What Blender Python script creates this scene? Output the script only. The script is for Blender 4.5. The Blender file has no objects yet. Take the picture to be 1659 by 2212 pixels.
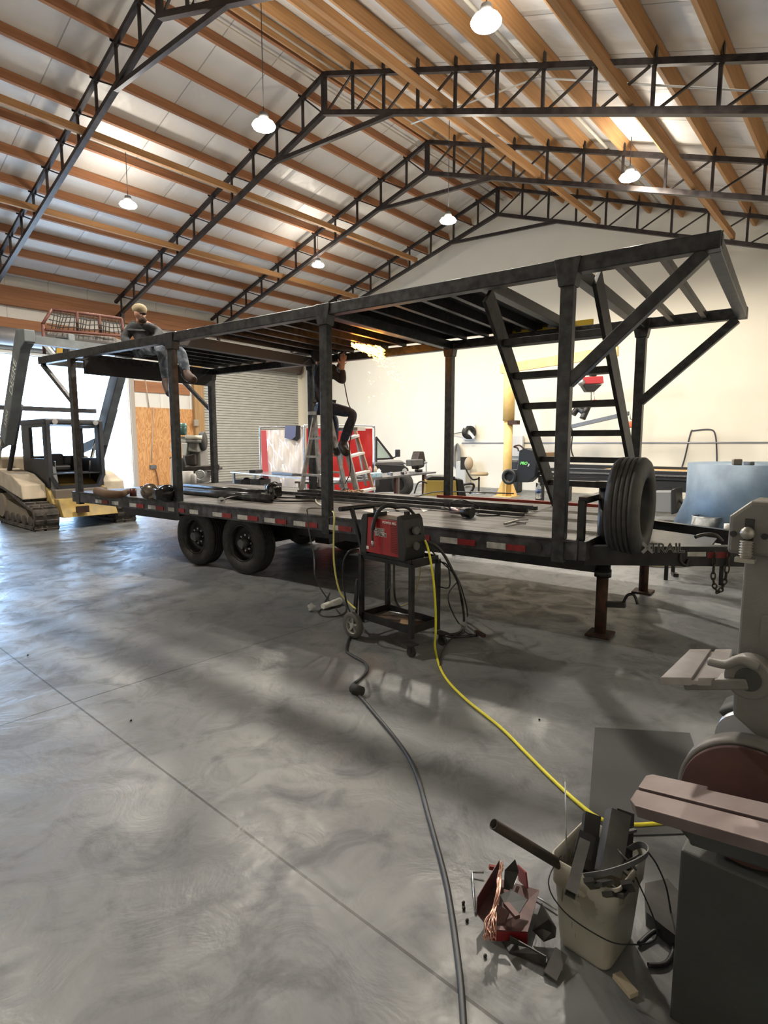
import bpy, bmesh, math, random
from mathutils import Vector as V, Matrix as M4, Quaternion
random.seed(7)
rnd = random.uniform
sc = bpy.context.scene
COL = sc.collection
# ---------- camera ----------
HC = 1.6
FPX = 1234.0
AZ = math.radians(41.2)
PITCH = math.atan((1106.0-957.0)/FPX)
Fh = V((math.cos(AZ), math.sin(AZ), 0)); Rt = V((math.sin(AZ), -math.cos(AZ), 0)); Zu = V((0,0,1))
Fw = Fh*math.cos(PITCH) - Zu*math.sin(PITCH); Up = Fh*math.sin(PITCH) + Zu*math.cos(PITCH)
CP = V((0,0,HC))
cd = bpy.data.cameras.new('camera'); cam = bpy.data.objects.new('camera', cd); COL.objects.link(cam)
cd.sensor_fit = 'VERTICAL'; cd.sensor_height = 36.0; cd.lens = 36.0*FPX/2212.0
cd.clip_start = .02; cd.clip_end = 500
cam.matrix_world = M4(((Rt.x,Up.x,-Fw.x,CP.x),(Rt.y,Up.y,-Fw.y,CP.y),(Rt.z,Up.z,-Fw.z,CP.z),(0,0,0,1)))
sc.camera = cam
# surveying helpers: where a sight line meets a plane of the place
def ray(px,py): return Fw*FPX + Rt*(px-829.5) - Up*(py-1106.0)
def G(px,py,z=0.0):
    d = ray(px,py); return CP + d*((z-HC)/d.z)
def PX(px,py,x):
    d = ray(px,py); return CP + d*(x/d.x)
def PY(px,py,y):
    d = ray(px,py); return CP + d*(y/d.y)
def P(px,py,D):
    d = ray(px,py); return CP + d*(D/d.dot(Fh))
AL = math.radians(5.7)
LW = V((math.cos(AL), math.sin(AL), 0)); LL = V((-math.sin(AL), math.cos(AL), 0))
def T(l,w,z): return LL*l + LW*w + V((0,0,z))
def onW(px,py,w):
    d = ray(px,py); return CP + d*(w/d.dot(LW))
def onL(px,py,l):
    d = ray(px,py); return CP + d*(l/d.dot(LL))
# ---------- mesh builder (world coordinates) ----------
WM = {}
class MB:
    def __init__(s): s.v=[]; s.f=[]; s.m=[]; s.sm=[]
    def add(s, vs, fs, mi=0, smooth=False):
        b=len(s.v); s.v += [V(v) for v in vs]
        for f in fs: s.f.append([b+i for i in f]); s.m.append(mi); s.sm.append(smooth)
        return s
    def box(s, c, size, rot=0.0, mi=0, R=None):
        c=V(c); hx,hy,hz=size[0]/2,size[1]/2,size[2]/2
        if R is None: R = M4.Rotation(rot,3,'Z')
        vs=[c+R@V((x*hx,y*hy,z*hz)) for x in(-1,1) for y in(-1,1) for z in(-1,1)]
        return s.add(vs,[(0,1,3,2),(4,6,7,5),(0,4,5,1),(2,3,7,6),(0,2,6,4),(1,5,7,3)],mi)
    def bb(s, a, b, mi=0):
        a=V(a); b=V(b); return s.box((a+b)/2,(abs(b.x-a.x),abs(b.y-a.y),abs(b.z-a.z)),mi=mi)
    def bar(s, p0, p1, w, h=None, up=None, mi=0, w1=None, h1=None):
        # rectangular bar; w across, h along up
        h = w if h is None else h; w1 = w if w1 is None else w1; h1 = h if h1 is None else h1
        p0=V(p0); p1=V(p1); d=(p1-p0).normalized(); up = Zu if up is None else V(up)
        if abs(d.dot(up))>.98: up = LL
        sd = d.cross(up).normalized(); u = sd.cross(d).normalized()
        vs=[]
        for p,a,b in((p0,w,h),(p1,w1,h1)):
            vs += [p-sd*a/2-u*b/2, p+sd*a/2-u*b/2, p+sd*a/2+u*b/2, p-sd*a/2+u*b/2]
        return s.add(vs,[(0,3,2,1),(4,5,6,7),(0,1,5,4),(1,2,6,5),(2,3,7,6),(3,0,4,7)],mi)
    def cyl(s, p0, p1, r0, r1=None, n=16, mi=0, caps=True, smooth=True):
        r1 = r0 if r1 is None else r1
        p0=V(p0); p1=V(p1); d=(p1-p0).normalized(); a=d.orthogonal().normalized(); b=d.cross(a)
        vs=[]
        for p,r in((p0,r0),(p1,r1)):
            vs += [p+(a*math.cos(2*math.pi*i/n)+b*math.sin(2*math.pi*i/n))*r for i in range(n)]
        s.add(vs,[(i,(i+1)%n,n+(i+1)%n,n+i) for i in range(n)],mi,smooth)
        if caps: s.add(vs,[list(range(n))[::-1],list(range(n,2*n))],mi)
        return s
    def tube(s, pts, r, n=8, mi=0, closed=False, caps=True, rs=None):
        pts=[V(p) for p in pts]; N=len(pts); vs=[]; a=None
        for i,p in enumerate(pts):
            if closed: d=(pts[(i+1)%N]-pts[i-1])
            else: d=pts[min(i+1,N-1)]-pts[max(i-1,0)]
            d = d.normalized() if d.length>1e-9 else V((0,0,1))
            if a is None: a=d.orthogonal().normalized()
            else:
                a=(a-d*a.dot(d)); a = a.normalized() if a.length>1e-6 else d.orthogonal().normalized()
            b=d.cross(a); rr = rs[i] if rs else r
            vs += [p+(a*math.cos(2*math.pi*k/n)+b*math.sin(2*math.pi*k/n))*rr for k in range(n)]
        fs=[]
        for i in range(N if closed else N-1):
            j=(i+1)%N
            fs += [(i*n+k,i*n+(k+1)%n,j*n+(k+1)%n,j*n+k) for k in range(n)]
        s.add(vs,fs,mi,True)
        if caps and not closed: s.add(vs,[list(range(n))[::-1],[(N-1)*n+k for k in range(n)]],mi)
        return s
    def lathe(s, prof, o, ax, n=32, mi=0, smooth=True, a0=0, a1=2*math.pi, ref=None):
        # prof: list of (r, h) along axis ax from o
        o=V(o); ax=V(ax).normalized(); a=(V(ref) if ref is not None else ax.orthogonal()); a=(a-ax*a.dot(ax)).normalized(); b=ax.cross(a)
        full = abs(a1-a0-2*math.pi)<1e-6; K = n if full else n+1; vs=[]
        for i in range(K):
            t=a0+(a1-a0)*i/n
            for r,h in prof: vs.append(o+ax*h+(a*math.cos(t)+b*math.sin(t))*r)
        L=len(prof); fs=[]
        for i in range(n):
            j=(i+1)%K
            for k in range(L-1): fs.append((i*L+k,j*L+k,j*L+k+1,i*L+k+1))
        return s.add(vs,fs,mi,smooth)
    def prism(s, poly, ext, mi=0):
        # polygon (3-D points) extruded by a vector
        poly=[V(p) for p in poly]; e=V(ext); n=len(poly); vs=poly+[p+e for p in poly]
        return s.add(vs,[list(range(n))[::-1],list(range(n,2*n))]+[(i,(i+1)%n,n+(i+1)%n,n+i) for i in range(n)],mi)
    def ell(s, c, r, R=None, n=16, mi=0):
        c=V(c); r=V(r) if not isinstance(r,(int,float)) else V((r,r,r)); R=R or M4.Identity(3); m=n//2; vs=[]; fs=[]
        for i in range(m+1):
            t=math.pi*i/m
            for k in range(n):
                u=2*math.pi*k/n
                vs.append(c+R@V((r.x*math.sin(t)*math.cos(u),r.y*math.sin(t)*math.sin(u),r.z*math.cos(t))))
        for i in range(m):
            for k in range(n): fs.append((i*n+k,(i+1)*n+k,(i+1)*n+(k+1)%n,i*n+(k+1)%n))
        return s.add(vs,fs,mi,True)
    def quad(s,a,b,c,d,mi=0): return s.add([a,b,c,d],[(0,1,2,3)],mi)
    def build(s, name, mats, parent=None, bevel=0, solid=0, sub=0):
        inv = WM[parent.name].inverted() if parent is not None else None
        org=None
        if inv is None:
            zs=[v.z for v in s.v]; xs=[v.x for v in s.v]; ys=[v.y for v in s.v]
            org=V(((min(xs)+max(xs))/2,(min(ys)+max(ys))/2,min(zs))); inv=M4.Translation(-org)
        me=bpy.data.meshes.new(name); me.from_pydata([inv@v for v in s.v],[],s.f)
        if not isinstance(mats,(list,tuple)): mats=[mats]
        for m in mats: me.materials.append(m)
        me.polygons.foreach_set('material_index',s.m); me.polygons.foreach_set('use_smooth',s.sm)
        bm=bmesh.new(); bm.from_mesh(me); bmesh.ops.remove_doubles(bm,verts=bm.verts,dist=1e-6)
        bmesh.ops.recalc_face_normals(bm,faces=bm.faces); bm.to_mesh(me); bm.free(); me.update()
        o=bpy.data.objects.new(name,me); COL.objects.link(o)
        if parent is not None:
            o.parent=parent; WM[o.name]=WM[parent.name].copy()
        else:
            o.location=org; WM[o.name]=M4.Translation(org)
        if solid:
            q=o.modifiers.new('solid','SOLIDIFY'); q.thickness=solid; q.offset=0
        if bevel:
            q=o.modifiers.new('bevel','BEVEL'); q.width=bevel; q.segments=2; q.limit_method='ANGLE'; q.angle_limit=math.radians(50)
        if sub:
            q=o.modifiers.new('sub','SUBSURF'); q.levels=sub; q.render_levels=sub
        return o
def tag(o,label=None,cat=None,group=None,kind=None):
    if label: o['label']=label
    if cat: o['category']=cat
    if group: o['group']=group
    if kind: o['kind']=kind
    return o
def thing(name,label,cat,loc,rz=0,group=None):
    o=bpy.data.objects.new(name,None); COL.objects.link(o); o.empty_display_size=.1
    o.location=V(loc); o.rotation_euler=(0,0,rz)
    WM[o.name]=M4.Translation(V(loc))@M4.Rotation(rz,4,'Z')
    return tag(o,label,cat,group)
def struct(name,mb,mats,parent=None,**k):
    o=mb.build(name,mats,parent,**k)
    if parent is None: o['kind']='structure'
    return o
def copy_tree(o,parent=None,loc=None,rz=None):
    c=o.copy(); COL.objects.link(c)
    if parent is not None: c.parent=parent
    for ch in list(o.children): copy_tree(ch,c)
    if loc is not None: c.location=V(loc)
    if rz is not None: c.rotation_euler=(0,0,rz)
    WM[c.name]=M4.Translation(c.location)@M4.Rotation(c.rotation_euler.z,4,'Z')
    return c
def smooth_path(pts, per=6, closed=False):
    pts=[V(p) for p in pts]; out=[]; N=len(pts)
    for i in range(N if closed else N-1):
        if closed: p0,p1,p2,p3=pts[i-1],pts[i],pts[(i+1)%N],pts[(i+2)%N]
        else: p0,p1,p2,p3=pts[max(i-1,0)],pts[i],pts[i+1],pts[min(i+2,N-1)]
        for k in range(per):
            t=k/per; out.append(.5*((2*p1)+(p2-p0)*t+(2*p0-5*p1+4*p2-p3)*t*t+(3*p1-p0-3*p2+p3)*t*t*t))
    if not closed: out.append(pts[-1])
    return out
def text(name,body,mat,parent,origin,xdir,ydir,size,ext=.0015,shear=0,bold=0,align='CENTER',space=1.0):
    cu=bpy.data.curves.new(name,'FONT'); cu.body=body; cu.size=size; cu.extrude=ext; cu.shear=shear; cu.offset=bold
    cu.align_x=align; cu.align_y='CENTER'; cu.space_character=space
    t=bpy.data.objects.new('tmp',cu); COL.objects.link(t); bpy.context.view_layer.update()
    me=bpy.data.meshes.new_from_object(t); bpy.data.objects.remove(t); me.name=name
    x=V(xdir).normalized(); y=V(ydir); y=(y-x*y.dot(x)).normalized(); z=x.cross(y); o_=V(origin)
    m=M4(((x.x,y.x,z.x,o_.x),(x.y,y.y,z.y,o_.y),(x.z,y.z,z.z,o_.z),(0,0,0,1)))
    me.transform(WM[parent.name].inverted()@m); me.materials.clear(); me.materials.append(mat)
    o=bpy.data.objects.new(name,me); COL.objects.link(o); o.parent=parent; WM[o.name]=WM[parent.name].copy()
    return o
def skin(name,joints,edges,mat,parent,sub=2,root=0):
    # joints: (point, radius); one continuous skinned surface
    inv=WM[parent.name].inverted()
    me=bpy.data.meshes.new(name); me.from_pydata([inv@V(p) for p,r in joints],edges,[])
    me.materials.append(mat)
    o=bpy.data.objects.new(name,me); COL.objects.link(o); o.parent=parent; WM[o.name]=WM[parent.name].copy()
    o.modifiers.new('skin','SKIN'); o.modifiers['skin'].use_smooth_shade=True
    for i,(p,r) in enumerate(joints):
        sv=me.skin_vertices[0].data[i]; sv.radius=(r,r) if isinstance(r,(int,float)) else r
        sv.use_root=(i==root)
    q=o.modifiers.new('sub','SUBSURF'); q.levels=sub; q.render_levels=sub
    return o
# ---------- materials ----------
MATS={}
def mat(name,col,rough=.6,metal=0.0,col2=None,scale=5.0,detail=4.0,bump=0.0,bscale=None,rvar=0.0,emis=None,estr=0,stretch=None,trans=0,ior=1.45,contrast=(.35,.65),coat=0,alpha=1):
    m=bpy.data.materials.new(name); m.use_nodes=True; nt=m.node_tree; N=nt.nodes; L=nt.links
    b=N['Principled BSDF']; b.inputs['Base Color'].default_value=(*col,1); b.inputs['Roughness'].default_value=rough; b.inputs['Metallic'].default_value=metal
    if trans: b.inputs['Transmission Weight'].default_value=trans; b.inputs['IOR'].default_value=ior
    if coat: b.inputs['Coat Weight'].default_value=coat; b.inputs['Coat Roughness'].default_value=.1
    if emis: b.inputs['Emission Color'].default_value=(*emis,1); b.inputs['Emission Strength'].default_value=estr
    if alpha<1: b.inputs['Alpha'].default_value=alpha
    if col2 or bump or rvar:
        tc=N.new('ShaderNodeTexCoord'); mp=N.new('ShaderNodeMapping'); L.new(tc.outputs['Object'],mp.inputs[0])
        if stretch: mp.inputs['Scale'].default_value=stretch
        nz=N.new('ShaderNodeTexNoise'); nz.inputs['Scale'].default_value=scale; nz.inputs['Detail'].default_value=detail; L.new(mp.outputs[0],nz.inputs['Vector'])
        if col2:
            r=N.new('ShaderNodeValToRGB'); r.color_ramp.elements[0].position=contrast[0]; r.color_ramp.elements[1].position=contrast[1]
            r.color_ramp.elements[0].color=(*col,1); r.color_ramp.elements[1].color=(*col2,1); L.new(nz.outputs['Fac'],r.inputs[0]); L.new(r.outputs[0],b.inputs['Base Color'])
        if rvar:
            mr=N.new('ShaderNodeMapRange'); mr.inputs['To Min'].default_value=max(0,rough-rvar); mr.inputs['To Max'].default_value=min(1,rough+rvar); L.new(nz.outputs['Fac'],mr.inputs['Value']); L.new(mr.outputs[0],b.inputs['Roughness'])
        if bump:
            nb=nz
            if bscale:
                nb=N.new('ShaderNodeTexNoise'); nb.inputs['Scale'].default_value=bscale; nb.inputs['Detail'].default_value=3; L.new(mp.outputs[0],nb.inputs['Vector'])
            bp=N.new('ShaderNodeBump'); bp.inputs['Strength'].default_value=bump; bp.inputs['Distance'].default_value=.02; L.new(nb.outputs['Fac'],bp.inputs['Height']); L.new(bp.outputs[0],b.inputs['Normal'])
    MATS[name]=m; return m
def node(nt,typ,**kw):
    n=nt.nodes.new(typ)
    for k,v in kw.items():
        if hasattr(n,k): setattr(n,k,v)
        else: n.inputs[k].default_value=v
    return n
def mth(nt,op,a,b=None,c=None,clamp=False):
    n=nt.nodes.new('ShaderNodeMath'); n.operation=op; n.use_clamp=clamp
    for i,x in enumerate((a,b,c)):
        if x is None: continue
        if isinstance(x,(int,float)): n.inputs[i].default_value=x
        else: nt.links.new(x,n.inputs[i])
    return n.outputs[0]
def mixc(nt,f,a,b,mode='MIX'):
    n=nt.nodes.new('ShaderNodeMix'); n.data_type='RGBA'; n.blend_type=mode
    for i,x in ((0,f),(6,a),(7,b)):
        if isinstance(x,(int,float)): n.inputs[i].default_value=x
        elif isinstance(x,tuple): n.inputs[i].default_value=(*x,1)
        else: nt.links.new(x,n.inputs[i])
    return n.outputs[2]
# ================= material palette =================
black_paint = mat('black_paint',(.012,.012,.014),.38,.3,(.03,.03,.032),9,rvar=.1)
bare_steel  = mat('bare_steel',(.028,.029,.032),.36,.7,(.07,.071,.074),14,rvar=.12,bump=.05,contrast=(.3,.7))
truss_steel = mat('truss_steel',(.018,.015,.016),.42,.5,(.045,.036,.034),6,rvar=.1)
rust_steel  = mat('rust_steel',(.075,.028,.014),.75,.3,(.025,.018,.016),16,bump=.15)
rubber      = mat('rubber',(.016,.016,.017),.72,0,(.032,.031,.03),20,bump=.1)
dusty_rubber= mat('dusty_rubber',(.11,.095,.08),.9,0,(.045,.042,.04),9,bump=.25)
alum        = mat('aluminium',(.55,.55,.56),.38,.9,(.4,.4,.42),12,rvar=.1)
zinc        = mat('zinc',(.55,.57,.6),.3,.9,(.38,.4,.42),30)
white_paint = mat('white_paint',(.72,.73,.72),.5,0,(.62,.63,.62),6)
red_paint   = mat('red_paint',(.36,.008,.012),.35,.0,(.28,.006,.01),8,coat=.3)
yellow_paint= mat('yellow_paint',(.62,.38,.06),.5,0,(.5,.3,.045),6)
grey_paint  = mat('grey_paint',(.12,.125,.13),.5,.1,(.09,.095,.1),10,bump=.04)
machine_grey= mat('machine_grey',(.2,.195,.185),.5,.2,(.16,.155,.145),7,bump=.08,bscale=180)
cabinet_grey= mat('cabinet_grey',(.05,.055,.054),.55,.15,(.04,.043,.042),5,bump=.05,bscale=90)
blue_steel  = mat('blue_steel',(.13,.2,.27),.5,.15,(.09,.14,.2),5,bump=.04)
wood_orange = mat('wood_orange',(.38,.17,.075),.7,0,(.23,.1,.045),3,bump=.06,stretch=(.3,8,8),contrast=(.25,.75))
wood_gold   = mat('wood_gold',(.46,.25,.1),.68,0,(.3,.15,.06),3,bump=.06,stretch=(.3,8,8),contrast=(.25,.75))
sk = mat('skin',(.42,.22,.15),.55)
cream_metal = mat('cream_metal',(.62,.6,.5),.5)
chrome      = mat('chrome',(.7,.7,.7),.15,1.0)
glass_dark  = mat('clear_glass',(.75,.85,.82),.05,0,trans=.95)
tape_white  = mat('tape_white',(.5,.5,.47),.5,0,(.32,.32,.31),20)
tape_red    = mat('tape_red',(.26,.012,.016),.5,0,(.15,.012,.014),20)
lamp_glow   = mat('lamp_glow',(1,1,1),.5,emis=(1,.9,.75),estr=160)
hose_yellow = mat('hose_yellow',(.85,.78,.05),.45)
cable_black = mat('cable_black',(.02,.02,.022),.45)
plastic_black = mat('plastic_black',(.014,.014,.015),.42)
paper_white = mat('paper_white',(.8,.8,.78),.6)
copper      = mat('copper',(.6,.36,.29),.3,.9)
brown_leather = mat('brown_leather',(.16,.06,.03),.6)
# concrete floor
def concrete():
    m=bpy.data.materials.new('concrete_floor'); m.use_nodes=True; nt=m.node_tree; L=nt.links; b=nt.nodes['Principled BSDF']
    geo=nt.nodes.new('ShaderNodeNewGeometry'); pos=geo.outputs['Position']
    sx=nt.nodes.new('ShaderNodeSeparateXYZ'); L.new(pos,sx.inputs[0])
    def noise(scale,detail=5,dist=0,rough=.55):
        n=node(nt,'ShaderNodeTexNoise'); n.inputs['Scale'].default_value=scale; n.inputs['Detail'].default_value=detail; n.inputs['Distortion'].default_value=dist; n.inputs['Roughness'].default_value=rough
        L.new(pos,n.inputs['Vector']); return n.outputs['Fac']
    def ramp(x,a,b_):
        r=nt.nodes.new('ShaderNodeMapRange'); r.interpolation_type='SMOOTHSTEP'; r.inputs['From Min'].default_value=a; r.inputs['From Max'].default_value=b_; L.new(x,r.inputs['Value']); return r.outputs[0]
    n1=noise(.9,7,.6); n2=noise(3.6,8,.9,.66); n3=noise(22,4); n4=noise(1.9,6,1.2)
    c=mixc(nt,ramp(n1,.35,.68),(.13,.139,.149),(.205,.214,.217))
    c=mixc(nt,mth(nt,'MULTIPLY',ramp(n2,.45,.72),.7),c,(.062,.067,.074))
    c=mixc(nt,mth(nt,'MULTIPLY',ramp(n4,.58,.78),.35),c,(.24,.238,.22))
    c=mixc(nt,mth(nt,'MULTIPLY',ramp(n3,.5,.8),.12),c,(.2,.2,.2))
    # sawn joints
    def joint(ax,v,w=.0055):
        return mth(nt,'LESS_THAN',mth(nt,'ABSOLUTE',mth(nt,'SUBTRACT',sx.outputs[ax],v)),w)
    j=None
    for ax,vs in ((0,(-3.3,1.27,5.85,10.4,15.0)),(1,(-1.0,3.68,8.3,12.9,17.5))):
        for v in vs:
            q=joint(ax,v); j=q if j is None else mth(nt,'MAXIMUM',j,q)
    c=mixc(nt,mth(nt,'MULTIPLY',j,.95),c,(.03,.03,.03))
    # wet patch behind the rear wheels, two dark patches under the trailer
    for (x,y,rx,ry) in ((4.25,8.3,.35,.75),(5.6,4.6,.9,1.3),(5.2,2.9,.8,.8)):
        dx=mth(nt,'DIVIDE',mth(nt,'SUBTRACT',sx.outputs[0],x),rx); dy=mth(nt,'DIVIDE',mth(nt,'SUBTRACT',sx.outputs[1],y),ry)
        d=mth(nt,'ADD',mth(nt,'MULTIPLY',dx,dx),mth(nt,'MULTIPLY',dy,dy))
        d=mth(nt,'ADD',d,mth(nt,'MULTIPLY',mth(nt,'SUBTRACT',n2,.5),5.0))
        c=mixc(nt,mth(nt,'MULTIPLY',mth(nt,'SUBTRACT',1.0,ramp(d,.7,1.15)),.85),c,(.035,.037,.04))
    L.new(c,b.inputs['Base Color'])
    r=mth(nt,'ADD',.36,mth(nt,'MULTIPLY',ramp(n2,.35,.7),.2)); L.new(r,b.inputs['Roughness'])
    b.inputs['Specular IOR Level'].default_value=.4
    hgt=mth(nt,'ADD',mth(nt,'MULTIPLY',noise(3.2,4,1.6),1.0),mth(nt,'MULTIPLY',noise(35,3,1),.05))
    bp=node(nt,'ShaderNodeBump'); bp.inputs['Strength'].default_value=.35; bp.inputs['Distance'].default_value=.02; L.new(hgt,bp.inputs['Height']); L.new(bp.outputs[0],b.inputs['Normal'])
    return m
concrete_m=concrete()
def insulation(name,base,seam,period,axis=0):
    m=bpy.data.materials.new(name); m.use_nodes=True; nt=m.node_tree; L=nt.links; b=nt.nodes['Principled BSDF']
    geo=nt.nodes.new('ShaderNodeNewGeometry'); sx=nt.nodes.new('ShaderNodeSeparateXYZ'); L.new(geo.outputs['Position'],sx.inputs[0])
    q=mth(nt,'PINGPONG',sx.outputs[axis],period/2); ln=mth(nt,'LESS_THAN',q,.012)
    nz=node(nt,'ShaderNodeTexNoise'); nz.inputs['Scale'].default_value=1.3; nz.inputs['Detail'].default_value=3; L.new(geo.outputs['Position'],nz.inputs['Vector'])
    c=mixc(nt,nz.outputs['Fac'],tuple(x*.9 for x in base),base); c=mixc(nt,mth(nt,'MULTIPLY',ln,.7),c,seam); L.new(c,b.inputs['Base Color'])
    b.inputs['Roughness'].default_value=.42
    h=mth(nt,'ADD',mth(nt,'MULTIPLY',nz.outputs['Fac'],1.0),mth(nt,'MULTIPLY',mth(nt,'MINIMUM',q,.12),2.0))
    bp=node(nt,'ShaderNodeBump'); bp.inputs['Strength'].default_value=.6; bp.inputs['Distance'].default_value=.12; L.new(h,bp.inputs['Height']); L.new(bp.outputs[0],b.inputs['Normal'])
    return m
ins_roof=insulation('roof_insulation',(.63,.61,.585),(.2,.2,.2),1.22)
ins_wall=insulation('wall_insulation',(.68,.67,.63),(.4,.4,.4),1.22)
cream_wall=mat('cream_wall',(.69,.65,.545),.62,0,(.67,.63,.525),1.2,bump=.03,bscale=3)
def plywood():
    m=bpy.data.materials.new('plywood'); m.use_nodes=True; nt=m.node_tree; L=nt.links; b=nt.nodes['Principled BSDF']
    tc=nt.nodes.new('ShaderNodeTexCoord'); mp=nt.nodes.new('ShaderNodeMapping'); mp.inputs['Scale'].default_value=(1.6,1,.45); L.new(tc.outputs['Object'],mp.inputs[0])
    n=node(nt,'ShaderNodeTexNoise'); n.inputs['Scale'].default_value=2.4; n.inputs['Detail'].default_value=2; n.inputs['Distortion'].default_value=.8; L.new(mp.outputs[0],n.inputs['Vector'])
    q=mth(nt,'PINGPONG',mth(nt,'MULTIPLY',n.outputs['Fac'],18.0),1.0)
    c=mixc(nt,q,(.42,.19,.06),(.62,.34,.14)); L.new(c,b.inputs['Base Color']); b.inputs['Roughness'].default_value=.6
    return m
ply=plywood()
def planks():
    m=bpy.data.materials.new('deck_planks'); m.use_nodes=True; nt=m.node_tree; L=nt.links; b=nt.nodes['Principled BSDF']
    tc=nt.nodes.new('ShaderNodeTexCoord'); mp=nt.nodes.new('ShaderNodeMapping'); mp.inputs['Scale'].default_value=(14,1.0,1); L.new(tc.outputs['Object'],mp.inputs[0])
    n=node(nt,'ShaderNodeTexNoise'); n.inputs['Scale'].default_value=1.6; n.inputs['Detail'].default_value=7; L.new(mp.outputs[0],n.inputs['Vector'])
    n2=node(nt,'ShaderNodeTexNoise'); n2.inputs['Scale'].default_value=1.1; n2.inputs['Detail'].default_value=4; L.new(tc.outputs['Object'],n2.inputs['Vector'])
    r=nt.nodes.new('ShaderNodeMapRange'); r.inputs['From Min'].default_value=.3; r.inputs['From Max'].default_value=.7; L.new(n.outputs['Fac'],r.inputs['Value'])
    c=mixc(nt,r.outputs[0],(.075,.068,.06),(.24,.225,.2)); c=mixc(nt,mth(nt,'MULTIPLY',n2.outputs['Fac'],.35),c,(.13,.14,.15))
    L.new(c,b.inputs['Base Color']); b.inputs['Roughness'].default_value=.6
    bp=node(nt,'ShaderNodeBump'); bp.inputs['Strength'].default_value=.3; bp.inputs['Distance'].default_value=.01; L.new(n.outputs['Fac'],bp.inputs['Height']); L.new(bp.outputs[0],b.inputs['Normal'])
    return m
plank_m=planks()
# ================= the building =================
XB,XE=-6.0,18.0; YR,YL=-2.2,20.9
RY=10.0
def topL(y): return 9.70-.295*(y-RY)
def topR(y): return 9.72-.366*(RY-y)
def botL(y): return 8.83-.272*(y-RY)
def botR(y): return 8.83-.348*(RY-y)
def top(y): return topL(y) if y>=RY else topR(y)
def bot(y): return botL(y) if y>=RY else botR(y)
struct('floor',MB().bb((XB,YR,-.15),(XE,YL+.15,0)),concrete_m)
# roof
rp=.255
struct('ceiling',MB().prism([(XB-.2,YL+.3,topL(YL+.3)+rp),(XB-.2,RY,topL(RY)+rp),(XB-.2,RY,topL(RY)+rp+.15),(XB-.2,YL+.3,topL(YL+.3)+rp+.15)],(XE-XB+.4,0,0))
  .prism([(XB-.2,YR-.2,topR(YR-.2)+rp),(XB-.2,RY,topR(RY)+rp),(XB-.2,RY,topR(RY)+rp+.15),(XB-.2,YR-.2,topR(YR-.2)+rp+.15)],(XE-XB+.4,0,0)),ins_roof)
def gable(x,dx):
    return MB().prism([(x,YR,0),(x,YL,0),(x,YL,topL(YL)+.3),(x,RY,topL(RY)+.3),(x,YR,topR(YR)+.3)],(dx,0,0))
struct('wall_back',gable(XE,.15),cream_wall)
struct('wall_front',gable(XB-.15,.15),cream_wall)
struct('wall_right',MB().bb((XB,YR-.15,0),(XE,YR,topR(YR)+.3)),cream_wall)
# left eave wall with two openings
O1=(4.0,9.78,4.36); O2=(12.78,17.72,4.75); HT=topL(YL)+.25
w=MB()
w.bb((XB,YL,0),(O1[0],YL+.15,HT)).bb((O1[0],YL,O1[2]),(O1[1],YL+.15,HT)).bb((O1[1],YL,0),(O2[0],YL+.15,HT)).bb((O2[0],YL,O2[2]),(O2[1],YL+.15,HT)).bb((O2[1],YL,0),(XE,YL+.15,HT))
struct('wall_left',w,ins_wall)
struct('trim_1',MB().bb((9.95,YL-.025,0),(12.3,YL,2.92)),ply)
struct('trim_2',MB().bb((17.74,YL-.03,0),(XE,YL,HT)),cream_wall)
tag(MB().bb((10.0,YL-.06,3.47),(12.2,YL-.002,3.87)).build('wall_girt',wood_orange),'orange wooden girt across white insulation above the plywood panel','girt')
tag(MB().bb((12.3,YL-.2,0),(12.72,YL-.03,4.9)).build('wall_post',mat('post_wood',(.4,.25,.11),.7,0,(.3,.18,.08),3,stretch=(8,8,.4)),bevel=.004),'brown wooden post between plywood wall and grey roller door','post')
struct('trim_3',MB().bb((9.80,YL-.1,0),(9.96,YL-.002,4.5)).bb((4.0,YL-.1,0),(3.84,YL-.002,4.5)),mat('jamb_metal',(.36,.31,.26),.5),bevel=.004)
struct('trim_4',MB().bb((9.70,YL-.05,0),(9.795,YL+.12,4.4)),white_paint)
# header beam and lower beam
hb=MB().bb((XB,YL-.22,5.83),(XE,YL-.03,6.4)); tag(hb.build('header_beam',wood_orange,bevel=.005),'deep orange glued wooden header beam under the left eave','beam')
tag(MB().bb((XB,YL-.12,5.14),(12.3,YL-.01,5.46)).build('header_plank',wood_orange,bevel=.004),'lower reddish plank above the open doorway, below the deep header','beam')
# roller doors
def slats(x0,x1,z0,z1,y,mi_pitch=.105):
    mb=MB(); pr=[]; z=z0
    while z<z1:
        pr += [(z,0),(z+.008,.045),(z+.082,.045),(z+.09,0)]; z+=mi_pitch
    vs=[(x0,y-b,a) for a,b in pr]+[(x1,y-b,a) for a,b in pr]; n=len(pr)
    mb.add(vs,[(i,n+i,n+i+1,i+1) for i in range(n-1)]); return mb
slat_m=mat('slat_metal',(.45,.45,.42),.45,.1,(.4,.4,.375),3)
d1=MB().bb((12.74,YL-.04,0),(12.8,YL,4.8)).bb((17.66,YL-.04,0),(17.74,YL,4.8)); d1=struct('door_1',d1,mat('door_guide',(.22,.2,.18),.5))
slats(O2[0],O2[1],0.0,O2[2],YL-.02).build('slat_curtain',slat_m,d1,solid=.004)
hd=MB().cyl((12.7,YL-.32,4.98),(17.6,YL-.32,4.98),.24,n=24); hd.cyl((17.6,YL-.32,4.98),(17.66,YL-.32,4.98),.29,n=24)
hd.build('door_coil',mat('coil_brown',(.12,.09,.075),.5,.2),d1)
d2=MB().cyl((3.9,YL-.34,4.85),(9.8,YL-.34,4.85),.27,n=24); d2=struct('door_2',d2,mat('coil_steel',(.23,.23,.24),.45,.3))
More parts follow.
